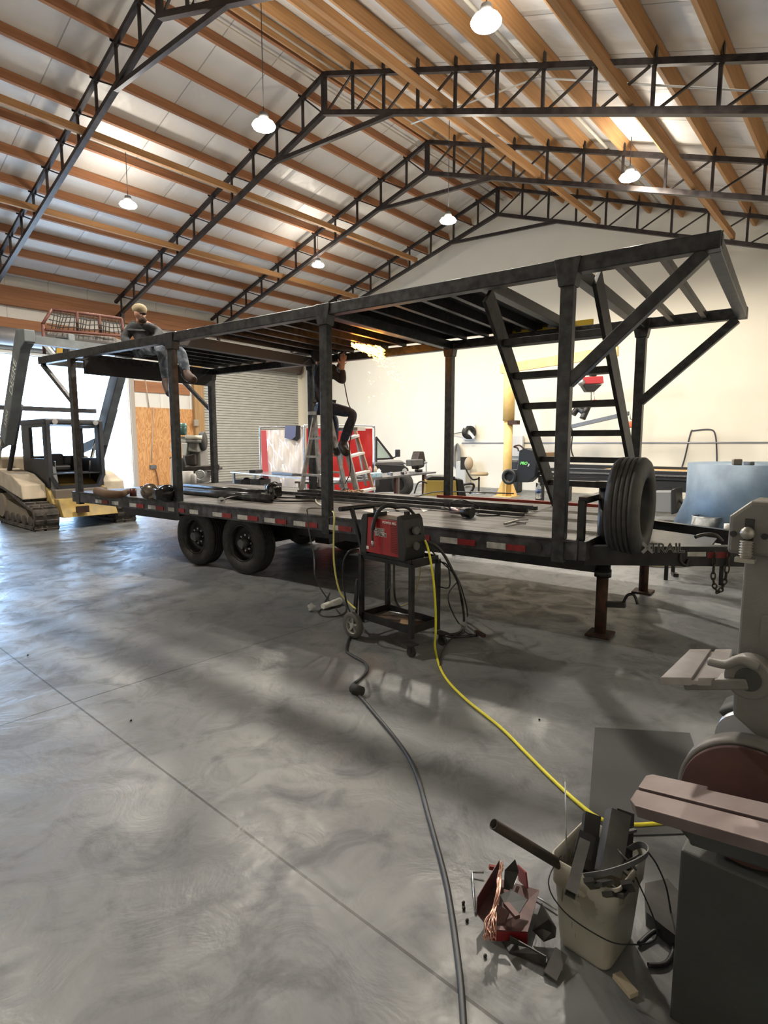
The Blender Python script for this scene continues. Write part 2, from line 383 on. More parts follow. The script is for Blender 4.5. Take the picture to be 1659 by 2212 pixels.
slats(4.0,9.78,4.38,4.72,YL-.05).build('slat_curtain',slat_m,d2,solid=.004)
# purlins
def nth(k): return ['first','second','third','fourth','fifth','sixth','seventh','eighth','ninth','tenth','eleventh','twelfth','thirteenth','fourteenth'][k]
PL=[10.09]+[10.72+.957*k for k in range(11)]
PR=[9.9]+[9.12-.875*k for k in range(13)]
for k,y in enumerate(PL):
    z=topL(y)+.12; a=math.atan(-.295)
    R=M4.Rotation(a,3,'X')
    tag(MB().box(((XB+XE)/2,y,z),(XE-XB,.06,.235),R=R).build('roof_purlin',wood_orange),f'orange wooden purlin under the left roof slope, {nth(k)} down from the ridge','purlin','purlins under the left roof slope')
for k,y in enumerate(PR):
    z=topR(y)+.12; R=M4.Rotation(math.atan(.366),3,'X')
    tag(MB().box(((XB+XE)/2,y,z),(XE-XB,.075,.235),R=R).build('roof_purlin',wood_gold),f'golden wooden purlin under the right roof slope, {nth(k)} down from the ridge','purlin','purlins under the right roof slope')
# long braces lying on the bottom chords
for y,lab,mm in ((13.3,'upper of the two long wooden braces crossing the trusses on the left slope',wood_gold),(16.25,'lower of the two long wooden braces crossing the trusses on the left slope',wood_gold),
              (6.7,'long wooden brace on the truss bottom chords right of the ridge, the upper one',wood_gold),(3.3,'long wooden brace on the truss bottom chords right of the ridge, the lower one',wood_gold)):
    z=bot(y)+.1+.05
    tag(MB().bb((XB,y-.045,z-.02),(16.98,y+.045,z+.13)).build('truss_brace',mm),lab,'brace','long braces lying on the truss bottom chords')
# trusses
def truss(x,label):
    t=thing('roof_truss',label,'truss',(x,RY,0),0,'black steel roof trusses')
    yl=20.72; yr=-1.9
    for s,(ya,f) in ((1,(yl,topL)),(-1,(yr,topR))):
        MB().bar((x,RY,f(RY)-.045),(x,ya,f(ya)-.045),.09,.09).build('top_chord',truss_steel,t)
    for s,(ya,f) in ((1,(yl,botL)),(-1,(yr,botR))):
        MB().bar((x,RY,f(RY)+.05),(x,ya,f(ya)+.05),.11,.1).build('bottom_chord',truss_steel,t)
    MB().bar((x,RY,bot(RY)),(x,RY,top(RY)),.1,.1,up=(0,1,0)).build('ridge_post',truss_steel,t)
    ny=[10.72+.957*k for k in range(11)]; my=[9.12-.875*k for k in range(13)]
    for seq in (ny,my):
        for k,y in enumerate(seq):
            if y<yr or y>yl: continue
            MB().bar((x,y,bot(y)+.1),(x,y,top(y)-.09),.05,.05,up=(0,1,0)).build('web_post',truss_steel,t)
            yp = RY if k==0 else seq[k-1]
            MB().bar((x+.02,yp+(y-yp)*.1,bot(yp+(y-yp)*.1)+.1),(x+.02,y-(y-yp)*.08,top(y-(y-yp)*.08)-.09),.03,.04,up=(1,0,0)).build('web_brace',truss_steel,t)
            MB().box((x-.05,y+(.04 if y>RY else -.04),top(y)+.06),(.09,.014,.16)).build('purlin_bracket',truss_steel,t)
    a=(x,11.6,bot(11.6)+.05); b=(x,7.95,bot(7.95)+.05)
    MB().bar((x-.01,11.75,8.38),(x-.01,7.9,8.16),.08,.09).build('collar_tie',truss_steel,t)
    MB().bb((x-.05,yl-.5,5.6),(x+.05,yl-.4,bot(yl-.45)+.1)).build('bearing_post',truss_steel,t)
    return t
# (web heights differ per node, so each truss repeats the same parts at its own bay)
t1=truss(5.57,'nearest black steel roof truss, crossing the top left corner overhead')
for x,l in ((9.41,'second black steel roof truss from the camera, peaking above the left lamps'),(13.2,'third black steel roof truss, between the second and the one by the cream wall'),(16.93,'farthest black steel roof truss, standing just in front of the cream gable wall')):
    c=copy_tree(t1,loc=(x,RY,0)); c['label']=l
for x,y0,y1,z,lab in ((9.5,-2.0,7.6,0,'thin pale pipe hanging under the second truss on the right'),):
    tag(MB().cyl((x,y1,bot(y1)-.12),(x,4.9,bot(y1)-.32),.015,n=8).cyl((x,4.9,bot(y1)-.32),(x,-2.0,bot(-2.0)-.0),.015,n=8).build('ceiling_pipe',white_paint),lab,'pipe')
for dy,lab in ((.3,'conduit running along the ridge, left of the ridge purlin'),(-.32,'conduit running along the ridge, right of the ridge purlin')):
    tag(MB().cyl((XB,RY+dy,top(RY+dy)-.03+.06),(XE-.2,RY+dy,top(RY+dy)+.03),.018,n=8).build('ridge_conduit',mat('conduit_tan',(.4,.36,.3),.5)),lab,'conduit')
tag(MB().cyl((XB,5.1,top(5.1)+.04),(XE-.2,5.1,top(5.1)+.04),.03,n=8).build('ceiling_conduit',mat('conduit_white',(.5,.48,.42),.5)),'pale conduit running under the right roof slope beside a purlin','conduit')
# conduit and devices on the cream wall
tag(MB().cyl((XE-.02,11.9,1.6),(XE-.02,YR+.1,1.62),.02,n=8).build('wall_conduit',mat('conduit_grey',(.3,.31,.36),.4,.5)),'thin grey conduit running level along the cream wall','conduit')
# ================= flatbed trailer with the welded canopy frame =================
tr=thing('flatbed_trailer','black flatbed equipment trailer with plank deck carrying a tall bare steel frame','trailer',T(4.8,5.67,0),AL)
W0,W1=4.42,6.93; ZD=.85; ZT=2.95
def tb(l0,w0,z0,l1,w1,z1,mb=None):   # box in trailer axes
    mb=mb or MB(); c=T((l0+l1)/2,(w0+w1)/2,(z0+z1)/2); return mb.box(c,(abs(w1-w0),abs(l1-l0),abs(z1-z0)),AL)
# deck planks (run lengthwise)
dk=MB(); nb=12; bw=(W1-W0)/nb
for i in range(nb): tb(1.30,W0+i*bw+.003,ZD-.04,9.0,W0+(i+1)*bw-.003,ZD,dk)
dk.build('plank_deck',plank_m,tr)
side=mat('side_steel',(.03,.03,.034),.45,.4,(.09,.09,.1),9,contrast=(.4,.65))
tb(1.30,W0-.05,ZD-.15,9.05,W0,ZD+.005,tb(1.3,W0-.06,ZD-.01,9.05,W0,ZD+.01)).build('side_rail',side,tr,bevel=.004)
tb(1.30,W1,ZD-.15,9.05,W1+.05,ZD+.005).build('side_rail',side,tr,bevel=.004)
tb(9.0,W0,ZD-.15,9.06,W1,ZD).build('rear_rail',side,tr,bevel=.004)
tb(1.24,W0-.03,ZD-.15,1.30,W1+.03,ZD).build('front_rail',side,tr,bevel=.004)
for w in (5.05,6.25): tb(-1.2 if 0 else 1.3,w-.06,ZD-.36,8.2,w+.06,ZD-.15).build('main_beam',black_paint,tr)
for i in range(14): tb(1.5+i*.55,W0,ZD-.15,1.54+i*.55,W1,ZD-.05).build('crossmember',black_paint,tr)
# dovetail web below rear deck
MB().prism([T(9.0,5.0,ZD-.15),T(6.9,5.0,ZD-.15),T(7.3,5.0,ZD-.38),T(8.6,5.0,ZD-.38)],LW*1.3).build('rear_belly',black_paint,tr)
# red painted edge strip at the far side
tb(1.4,W1-.06,ZD,4.0,W1-.01,ZD+.035).build('red_rail_strip',mat('red_primer',(.28,.035,.02),.6),tr)
# reflective tape on near side, alternating
l=8.35; k=0
while l>1.55:
    wlen=.2; on = not (3.3<l<3.75 or 1.45<l<1.75 or 6.2<l<6.5)
    if l>3.8 or l<2.7 or 2.7<l<3.3:
        if on:
            tb(l-.17,W0-.058,ZD-.125,l,W0-.05,ZD-.075).build('white_reflector',tape_white,tr)
            if k%4!=1 or l<6: tb(l-.34,W0-.058,ZD-.125,l-.175,W0-.05,ZD-.075).build('red_reflector',tape_red,tr)
    l-=.45; k+=1
# round hole plug near front corner
MB().cyl(T(1.62,W0-.062,ZD-.08),T(1.62,W0-.05,ZD-.08),.045,n=20).build('side_socket',rubber,tr)
# wheels
def wheel(l,w,s,parent=tr,r=.385,wd=.235,ax=None,c=None,name='wheel',tread=rubber):
    ax=(-LW if s<0 else LW) if ax is None else V(ax)
    c=T(l,w,r) if c is None else V(c)
    pr=[(r*.58,-wd*.36),(r*.62,-wd*.48),(r*.78,-wd*.52),(r*.93,-wd*.47),(r*.985,-wd*.38)]
    n=5
    for i in range(n):
        a=-wd*.36+i*wd*.72/n; b=a+wd*.72/n
        pr += [(r,a+.006),(r,b-.006),(r*.975,b-.004),(r*.975,b+.004)]
    pr=pr[:-2]+[(r*.985,wd*.38),(r*.93,wd*.47),(r*.78,wd*.52),(r*.62,wd*.48),(r*.58,wd*.36),(r*.58,-wd*.36)]
    o=MB().lathe(pr,c,ax,n=56).build(name,tread,parent)
    return o,c,ax
def rim(o,c,ax,r=.385,wd=.235):
    pr=[(r*.6,-wd*.4),(r*.6,wd*.45),(r*.56,wd*.45),(r*.54,wd*.2),(r*.5,wd*.0),(r*.34,wd*.02),(r*.3,wd*.1),(r*.14,wd*.12),(r*.13,-wd*.4)]
    MB().lathe(pr,c,ax,n=40).build('rim',black_paint,o)
    MB().cyl(c+ax*wd*.1,c+ax*wd*.55,r*.16,r*.13,n=20).build('hub_cap',grey_paint,o)
    lg=MB(); a=ax.orthogonal().normalized(); b=ax.cross(a)
    for i in range(8):
        t=i*math.pi/4; q=c+(a*math.cos(t)+b*math.sin(t))*r*.25+ax*wd*.1; lg.cyl(q,q+ax*.03,.012,n=6)
    lg.build('lug_nuts',zinc,o)
for l in (6.33,5.40):
    o,c,ax=wheel(l,4.69,-1); rim(o,c,ax)
    o,c,ax=wheel(l,6.62,1); rim(o,c,ax)
    MB().cyl(T(l,4.8,.385),T(l,6.5,.385),.06,n=14).build('axle',black_paint,tr)
tb(4.95,5.0,.42,6.75,5.12,.55).build('spring_hanger',black_paint,tr)
tb(4.62,5.3,.35,4.85,5.6,.62).build('brake_bracket',black_paint,tr)
# canopy frame: posts, rails, joists
cf=bare_steel
PN=(8.87,6.37,3.85,1.45)
for l in PN:
    tb(l-.05,W0-.06,ZD-.18,l+.05,W0+.02,ZT-.1).build('canopy_post',cf,tr,bevel=.006)
    tb(l-.05,W1-.05,ZD-.1,l+.05,W1+.05,ZT-.1).build('canopy_post',cf,tr,bevel=.006)
    if l<8:
        g=MB().prism([T(l-.1,W0-.075,ZT),T(l+.1,W0-.075,ZT),T(l+.06,W0-.075,ZT-.2),T(l-.06,W0-.075,ZT-.2)],LW*.115); g.build('post_gusset',cf,tr,bevel=.006)
        g=MB().prism([T(l-.1,W1-.06,ZT),T(l+.1,W1-.06,ZT),T(l+.06,W1-.06,ZT-.2),T(l-.06,W1-.06,ZT-.2)],LW*.12); g.build('post_gusset',cf,tr,bevel=.006)
g=MB().prism([T(8.97,W1-.06,ZT),T(8.77,W1-.06,ZT),T(8.81,W1-.06,ZT-.2),T(8.93,W1-.06,ZT-.2)],LW*.12); g.build('post_gusset',cf,tr,bevel=.006)
LF,LB=.52,9.85
tb(LF-.05,W0-.06,ZT-.11,LB,W0+.04,ZT).build('canopy_side_rail',cf,tr,bevel=.008)
tb(LF-.05,W1-.05,ZT-.11,LB,W1+.05,ZT).build('canopy_side_rail',cf,tr,bevel=.008)
for l in (LF,1.45,3.85,LB-.05): tb(l-.045,W0+.04,ZT-.11,l+.045,W1-.05,ZT-.003).build('canopy_cross_beam',cf,tr,bevel=.006)
tb(8.8,W0+.04,ZT-.13,8.95,W1-.05,ZT-.003).build('canopy_cross_beam',cf,tr,bevel=.006)
tb(6.30,W0+.04,ZT-.14,6.42,W1-.05,ZT-.003).build('canopy_cross_beam',mat('pale_channel',(.1,.1,.105),.55,.1),tr,bevel=.006)
tb(LF-.056,W0-.05,ZT-.095,LF-.05,W0+.03,ZT-.015).build('rail_end',black_paint,tr)
# C-channel joists
for i in range(20):
    l=2.65+i*.315
    if 6.42<l<6.98: continue
    j=tb(l-.003,4.78,ZT+.0,l+.003,W1-.02,ZT+.10); tb(l,4.78,ZT+.094,l+.05,W1-.02,ZT+.10,j); tb(l,4.78,ZT+.0,l+.05,W1-.02,ZT+.006,j)
    j.build('canopy_joist',cf,tr)
tb(2.39,4.74,ZT+.101,6.3,W1-.02,ZT+.105).build('canopy_deck_sheet',mat('dark_sheet',(.02,.021,.024),.6,.3),tr)
tb(7.05,4.74,ZT+.101,8.9,W1-.02,ZT+.105).build('canopy_deck_sheet',MATS['dark_sheet'],tr)
tb(8.72,W0+.1,ZT-.32,8.76,W1-.1,ZT-.12).build('canopy_skirt',MATS['dark_sheet'],tr)
tb(2.29,4.74,ZT,2.39,W1+.0,ZT+.105).build('deck_end_beam',cf,tr,bevel=.006)
tb(2.39,4.74,ZT,8.9,4.78,ZT+.1).build('deck_edge_beam',cf,tr)
tb(2.39,W1-.015,ZT+.035,8.9,W1+.0,ZT+.105).build('deck_edge_flashing',cf,tr)
# front overhang slats
for l in (.84,1.14): MB().bar(T(l,W0+.04,ZT-.05),T(l,W1-.05,ZT-.05),.045,.06).build('canopy_slat',cf,tr)
# diagonal braces
for w in (W0-.01,W1): MB().bar(T(1.43,w,2.05),T(.56,w,ZT-.11),.085,.085,up=LW).build('diagonal_brace',cf,tr,bevel=.006)
for w in (W0-.01,W1): MB().bar(T(8.9,w,2.2),T(9.8,w,ZT-.11),.06,.06,up=LW).build('diagonal_brace',cf,tr,bevel=.004)
# steep stair between the two front beams
dd=mat('stair_steel',(.022,.022,.024),.5,.5,(.05,.048,.048),12)
sA=(4.80,2.90); sB=(6.84,.86)
for l in (2.30,1.36):
    MB().bar(T(l,sA[0],sA[1]),T(l,sB[0],sB[1]),.035,.2,up=LL.cross(T(0,1,-1))).build('stair_stringer',dd,tr,bevel=.004)
for k in range(7):
    z=2.53-.277*k; w=sA[0]+(sA[1]-z)*1.0
    if z<.95: continue
    tb(1.38,w-.07,z-.03,2.28,w+.07,z+.03).build('stair_tread',dd,tr,bevel=.003)
# front bulkhead / rail stub, headboard
fb=black_paint
MB().bar(T(1.30,W0+.04,1.16),T(1.30,W0+.9,1.16),.06,.05).build('headboard_rail',fb,tr)
MB().bar(T(1.30,W0+.04,ZD),T(1.30,W0+.04,1.16),.06,.05).build('headboard_post',fb,tr)
MB().bar(T(1.30,W0+.9,ZD),T(1.30,W0+.9,1.16),.06,.05).build('headboard_post',fb,tr)
# jacks
for w in (4.84,6.53):
    jk=MB().cyl(T(1.22,w,.52),T(1.22,w,1.26 if w<5 else .95),.06,n=20); tb(1.15,w-.075,1.24,1.29,w+.075,1.29,jk) if w<5 else None
    jo=jk.build('landing_jack',black_paint,tr)
    MB().cyl(T(1.22,w,.50),T(1.22,w,.56),.068,n=20).build('jack_collar',black_paint,jo)
    MB().cyl(T(1.22,w,.02),T(1.22,w,.5),.047,n=20).build('jack_leg',rust_steel,jo)
    tb(1.12,w-.11,0.0,1.32,w+.11,.02).build('jack_foot',rust_steel,jo,bevel=.02)
    zz=.27 if w<5 else .5
    MB().bar(T(1.18,w,zz),T(1.03,w,zz+.02),.05,.045).build('jack_pin_block',black_paint,jo)
    MB().tube(smooth_path([T(1.05,w,zz+.03),T(1.02,w,zz+.1),T(.97,w,zz+.11),T(.94,w,zz+.04)]),.012).build('jack_handle',black_paint,jo)
# spare tyre
o,c,ax=wheel(0,0,0,c=T(1.02,4.80,1.10),ax=-LL,r=.39,wd=.245,name='spare_tire',tread=mat('tire_rubber',(.03,.031,.033),.62,0,(.045,.045,.045),15))
tb(1.13,4.7,ZD-.1,1.18,4.9,1.2).build('spare_mount',black_paint,tr)
# tongue
tg=MB(); tg.bar(T(1.3,4.55,.72),T(-.75,5.3,.82),.08,.15); tg.build('tongue_beam',black_paint,tr)
tg=MB(); tg.bar(T(1.3,6.9,.68),T(-.75,5.75,.70),.08,.14); tg.build('tongue_beam',black_paint,tr)
MB().prism([T(1.3,4.7,.72),T(1.3,6.3,.72),T(.5,5.8,.74),T(.5,5.0,.74)],(0,0,.02)).build('tongue_plate',black_paint,tr)
tA=T(1.3,4.55,.72); tB=T(-.75,5.3,.82); td=(tB-tA).normalized(); tn=td.cross(Zu).normalized()
if tn.dot(LW)>0: tn=-tn
tu=tn.cross(td); tu = tu if tu.z>0 else -tu
def onT(px,py):
    d=ray(px,py); n=tn; p0=tA+tn*.042; t=(p0-CP).dot(n)/d.dot(n); return CP+d*t
grey_decal=mat('grey_decal',(.3,.3,.31),.5)
pa=onT(1400,1180); 
text('maker_lettering','TRAIL',grey_decal,tr,onT(1440,1184)+tn*.003,td,tu,.098,bold=.003,ext=.001,space=.95)
text('maker_lettering','TRAIL',black_paint,tr,onT(1440,1184)+tn*.006,td,tu,.098,bold=-.0015,ext=.001,space=.95)
xx=MB(); cx_=onT(1399,1183)+tn*.003
for a in (45,-45):
    dv=td*math.cos(math.radians(a))+tu*math.sin(math.radians(a)); xx.bar(cx_-dv*.055,cx_+dv*.055,.002,.024,up=tn.cross(dv))
xx.build('maker_emblem',grey_decal,tr)
def tq(px0,px1,py,h,m,name):
    a=onT(px0,py); b=onT(px1,py); MB().prism([a-tu*h/2,b-tu*h/2,b+tu*h/2,a+tu*h/2],tn*.003).build(name,m,tr)
tq(1485,1525,1197,.035,tape_white,'white_reflector'); tq(1528,1572,1199,.045,tape_red,'red_reflector')
# safety chain
ch=MB(); base=onT(1552,1192)+tn*.03
def link(c,d1,d2,mb,r=.006,a=.02,b=.012):
    mb.tube([c+d1*a*math.cos(t)+d2*b*math.sin(t) for t in [i*math.pi/6 for i in range(12)]],r,n=6,closed=True)
pts=smooth_path([base+td*-.03+V((0,0,-.0)),base+td*-.03+V((0,0,-.2)),base+td*.01+V((0,0,-.3)),base+td*.05+V((0,0,-.2)),base+td*.06+V((0,0,0))],4)
for i in range(len(pts)-1):
    c=(pts[i]+pts[i+1])/2; d1=(pts[i+1]-pts[i]).normalized(); d2=d1.cross(tn if i%2 else td if abs(d1.dot(td))<.8 else Zu).normalized()
    link(c,d1,d2,ch,r=.006,a=(pts[i+1]-pts[i]).length*.62,b=.014)
ch.build('safety_chain',mat('chain_steel',(.06,.05,.045),.5,.7),tr)
MB().tube(smooth_path([onT(1470,1196)+tn*.01,onT(1470,1212)+tn*.02,onT(1480,1220)+tn*.02,onT(1487,1208)+tn*.01]),.012).build('chain_hook',black_paint,tr)
MB().tube(smooth_path([onT(1500,1165)+tn*.02+V((0,0,.02)),onT(1520,1155),onT(1545,1162)+V((0,0,.02)),onT(1560,1170)]),.014).build('wiring_loom',cable_black,tr)
# ================= people, ladders, sparks =================
dark_fabric=mat('dark_fabric',(.011,.011,.014),.9,0,(.022,.022,.027),30,bump=.2)
grey_hoodie=mat('grey_hoodie',(.06,.065,.07),.9,0,(.035,.037,.042),14,bump=.3)
jeans=mat('jeans',(.014,.02,.04),.9,0,(.03,.04,.07),22,bump=.2)
tan_cap=mat('tan_cap',(.35,.28,.18),.85)
def hand_chain(J,E,wi,wrist,d,palm_n,s=1.0):
    # palm and five separate bent fingers grown from the wrist joint
    d=V(d).normalized(); n=V(palm_n).normalized(); sd=d.cross(n).normalized()
    J.append((wrist+d*.05*s,(.032*s,.022*s))); pi=len(J)-1; E.append((wi,pi))
    for k,(off,ln) in enumerate(((-.030,.062),(-.010,.075),(.010,.07),(.028,.055))):
        a=wrist+d*.09*s+sd*off*s; J.append((a,.010*s)); i0=len(J)-1; E.append((pi,i0))
        b=a+d*ln*.5*s+n*.012*s; J.append((b,.009*s)); E.append((i0,len(J)-1))
        c=b+(d*.5+n*.8).normalized()*ln*.5*s; J.append((c,.0075*s)); E.append((len(J)-2,len(J)-1))
    a=wrist+d*.04*s-sd*.045*s+n*.01*s; J.append((a,.011*s)); E.append((pi,len(J)-1))
    J.append((a+(d*.8-sd*.3+n*.5).normalized()*.045*s,.009*s)); E.append((len(J)-2,len(J)-1))
def person(name_lab,base,D,jt,mats,headdir,cap,gloves=False):
    """jt: joints given as image-surveyed points turned into metres"""
    t=thing('person',name_lab,'person',base,0)
    g=jt
    R=lambda a,r:(g[a],r)
    # body: pelvis 0
    J=[R('pelvis',(.13,.10)),R('waist',(.12,.09)),R('chest',(.155,.11)),R('neckb',(.06,.06)),R('neck',(.05,.05)),R('head',(.075,.088)),R('crown',(.07,.075))]
    E=[(0,1),(1,2),(2,3),(3,4),(4,5),(5,6)]
    hd=V(headdir).normalized()
    J.append((g['head']+hd*.095+V((0,0,-.015)),.014)); E.append((5,7))           # nose
    J.append((g['head']+hd*.06+V((0,0,-.075)),.03)); E.append((4,8))             # chin
    sdv=hd.cross(Zu).normalized()
    for s in (1,-1): J.append((g['head']+sdv*s*.085-hd*.01,.016)); E.append((5,len(J)-1))   # ears
    for s in ('L','R'):
        J.append(R('sh'+s,.055)); i=len(J)-1; E.append((2,i))
        J.append(R('el'+s,.042)); E.append((i,i+1)); J.append(R('wr'+s,.028)); E.append((i+1,i+2))
        hand_chain(J,E,i+2,g['wr'+s],g['hd'+s]-g['wr'+s],g['pn'+s])
        J.append(R('hip'+s,.085)); i=len(J)-1; E.append((0,i))
        J.append(R('kn'+s,.062)); E.append((i,i+1)); J.append(R('an'+s,.04)); E.append((i+1,i+2)); J.append(R('toe'+s,.035)); E.append((i+2,i+3))
    body=skin('body',J,E,mats['skin'],t)
    # jacket
    J=[R('waist',(.155,.125)),R('chest',(.18,.135)),R('neckb',(.085,.085)),(g['pelvis']+V((0,0,.03)),(.165,.135))]
    E=[(0,1),(1,2),(0,3)]
    for s in ('L','R'):
        J.append(R('sh'+s,.082)); i=len(J)-1; E.append((1,i)); J.append(R('el'+s,.066)); E.append((i,i+1)); J.append((g['wr'+s]+(g['el'+s]-g['wr'+s])*.12,.046)); E.append((i+1,i+2))
    skin(mats['topname'],J,E,mats['top'],t)
    J=[R('pelvis',(.155,.125))]; E=[]
    for s in ('L','R'):
        J.append(R('hip'+s,.11)); i=len(J)-1; E.append((0,i)); J.append(((g['hip'+s]+g['kn'+s])/2,.095)); E.append((i,i+1)); J.append(R('kn'+s,.078)); E.append((i+1,i+2)); J.append(((g['kn'+s]+g['an'+s])/2,.075)); E.append((i+2,i+3)); J.append((g['an'+s]+(g['kn'+s]-g['an'+s])*.1,.062)); E.append((i+3,i+4))
    skin('jeans',J,E,mats['legs'],t)
    for s in ('L','R'):
        a,b=g['an'+s],g['toe'+s]; d=(b-a).normalized()
        J=[(a+(g['kn'+s]-a)*.25,.072),(a,.078),((a+b)/2,.072),(b+d*.03,.062)]; skin('boot',J,[(0,1),(1,2),(2,3)],mats['boot'],t)
    return t,body
# --- man sitting up on the canopy frame ---
D=8.15
q=lambda x,y,d=D:P(x,y,d+.42)
ja=dict(pelvis=q(318,748,7.85),waist=q(310,730,7.85),chest=q(306,712,7.8),neckb=q(304,696,7.75),neck=q(303,690,7.7),head=q(303,678,7.65),crown=q(301,668,7.7),
 shL=q(284,708,7.8),elL=q(268,732,7.7),wrL=q(282,744,7.5),hdL=q(290,749,7.4),pnL=V((0,0,-1)),
 shR=q(328,706,7.8),elR=q(346,722,7.7),wrR=q(330,740,7.45),hdR=q(322,744,7.35),pnR=V((0,0,-1)),
 hipL=q(312,750,7.8),knL=q(350,756,7.35),anL=q(362,832,7.35),toeL=q(368,850,7.2),
 hipR=q(325,748,7.9),knR=q(390,758,7.55),anR=q(403,812,7.5),toeR=q(420,822,7.4))
look=(Rt*.75-Fh*.5+V((0,0,-.55)))
tA_,bA=person('person in a grey hoodie and tan backwards cap sitting up on the steel frame',T(6.75,4.9,3.05),D,ja,
   dict(skin=sk,top=grey_hoodie,topname='hoodie',legs=mat('faded_jeans',(.06,.075,.1),.9,0,(.25,.28,.32),12,contrast=(.45,.7)),boot=mat('boot_brown',(.06,.03,.02),.7)),look,None)
h=ja['head']; hd=look.normalized()
MB().ell(h+V((0,0,.055))-hd*.015,(.098,.098,.075),n=20).build('backwards_cap',tan_cap,tA_)
MB().ell(h+V((0,0,-.06))+hd*.05,(.058,.058,.045),n=14).build('beard',mat('beard_hair',(.05,.028,.018),.9),tA_)
MB().ell(h+V((0,0,.035))+hd*.07,(.05,.05,.02),n=14).build('hair',MATS['beard_hair'],tA_)
sdv=hd.cross(Zu).normalized()
for s in (1,-1): MB().ell(h+hd*.082+sdv*s*.03+V((0,0,.012)),.010,n=8).build('eye',mat('eye_white',(.6,.58,.55),.3) if s==1 else MATS['eye_white'],tA_)
# --- man grinding, sitting on the ladder ---
D=8.55
jb=dict(pelvis=q(695,874,8.6),waist=q(694,850,8.6),chest=q(692,806,8.6),neckb=q(690,784,8.6),neck=q(690,776,8.6),head=q(690,762,8.55),crown=q(689,752,8.6),
 shR=q(712,797,8.45),elR=q(742,826,8.35),wrR=q(739,792,8.3),hdR=q(742,772,8.3),pnR=-Fh,
 shL=q(698,797,8.8),elL=q(722,815,8.75),wrL=q(733,790,8.6),hdL=q(741,770,8.55),pnL=Fh,
 hipR=q(705,880,8.5),knR=q(765,893,8.25),anR=q(737,965,8.3),toeR=q(750,981,8.2),
 hipL=q(695,882,8.75),knL=q(722,905,8.6),anL=q(722,965,8.65),toeL=q(730,980,8.5))
look=(Rt*.8+V((0,0,.5))+Fh*.15)
glove=mat('leather_glove',(.3,.22,.2),.8)
tB_,bB=person('person in black hooded jacket and jeans sitting on the ladder, grinding the frame overhead',V(q(690,1062,8.6)),D,jb,
   dict(skin=sk,top=dark_fabric,topname='jacket',legs=jeans,boot=mat('black_boot',(.012,.011,.011),.5)),look,None)
h=jb['head']; hd=look.normalized()
MB().ell(h+V((0,0,.01))-hd*.02,(.125,.12,.135),n=20).build('hood',dark_fabric,tB_)
ms=MB(); ms.ell(h+hd*.075+V((0,0,-.01)),(.085,.1,.12),n=16); ms.build('face_shield',plastic_black,tB_)
for s in ('L','R'):
    w_=jb['wr'+s]; d_=(jb['hd'+s]-w_).normalized(); n_=V(jb['pn'+s])
    J=[(w_-d_*.05,.05)]; E=[]; J.append((w_,.04)); E.append((0,1)); hand_chain(J,E,1,w_,d_,n_,1.25); skin('work_glove',J,E,glove,tB_)
# angle grinder held overhead
gp=q(744,760,8.4); gr=thing('angle_grinder','black angle grinder in the gloved hands of the seated worker','grinder',gp)
gd=(q(760,748,8.4)-gp).normalized()
MB().cyl(gp-gd*.12,gp+gd*.08,.032,.028,n=14).build('motor_body',plastic_black,gr)
MB().cyl(gp+gd*.06,gp+gd*.13,.035,n=14).build('gear_head',grey_paint,gr)
MB().cyl(gp+gd*.1+V((0,0,.03)),gp+gd*.1+V((0,0,.036)),.062,n=24).build('cutting_disc',rust_steel,gr)
tag(MB().tube(smooth_path([gp-gd*.12,q(744,830,8.35),q(752,870,8.3),q(765,905,8.2),q(755,960,8.2),q(757,1015,8.2),q(748,1040,8.2),G(742,1050,.86),G(735,1062,.86)]),.008).build('grinder_cord',cable_black),'black power cord hanging from the grinder past the orange ladder','cord')
# sparks
spk=mat('hot_spark',(1,.5,.1),.5,emis=(1,.42,.07),estr=14)
sp=MB(); random.seed(11)
o_=onW(765,748,6.86)
def spark(px,py,w,ln,r):
    p=onW(px,py,w); d=(onW(px+10,py+7+rnd(-3,3),w)-p).normalized(); sp.tube([p,p+d*ln],r,n=4)
for i in range(420):
    u=random.random(); x=758+u*66; y=741+u*18+rnd(-1,1)*(3+9*u)+ (rnd(0,5)); spark(x,y,6.2+rnd(-.15,.1),rnd(.02,.09),rnd(.002,.004))
for i in range(120):
    u=random.random()**1.3; x=795+u*85; y=760+u*62+rnd(-1,1)*(10+16*u); spark(x,y,6.8+rnd(-.4,.3),rnd(.01,.04),rnd(.003,.006))
for i in range(26):
    spark(rnd(790,915),rnd(790,900),6.9,rnd(.01,.035),rnd(.003,.006))
tag(sp.build('grinding_sparks',spk),'orange grinding sparks spraying right from under the steel frame','sparks',kind='stuff')
# --- aluminium step ladder on the deck ---
zc=2.03
def stepladder(label,cap,feetA,feetB,mrail,mstep,stepsA,stepsB,name='step_ladder'):
    c=V(cap); base=(feetA[0]+feetB[1])/2; t=thing(name,label,'ladder',base)
    for fs,st,side in ((feetA,stepsA,1),(feetB,stepsB,-1)):
        dv=(fs[1]-fs[0]).normalized(); tops=[c-dv*.16,c+dv*.16]
        for i in (0,1):
            MB().bar(fs[i],tops[i],.07,.028,up=dv).build('rail',mrail,t)
            MB().box(fs[i]+V((0,0,.012)),(.09,.06,.04)).build('foot_pad',rubber,t)
        for u in st:
            a=fs[0]+(tops[0]-fs[0])*u; b=fs[1]+(tops[1]-fs[1])*u; MB().bar(a,b,.075 if side>0 else .03,.03).build('step',mstep,t)
    MB().box(c+V((0,0,.01)),(.2,.42,.05),rot=math.atan2(dv.y,dv.x)-math.pi/2).build('top_cap',mrail,t)
    return t
z0=ZD+.0
alr=mat('ladder_aluminium',(.42,.42,.42),.45,.6,(.3,.29,.28),10)
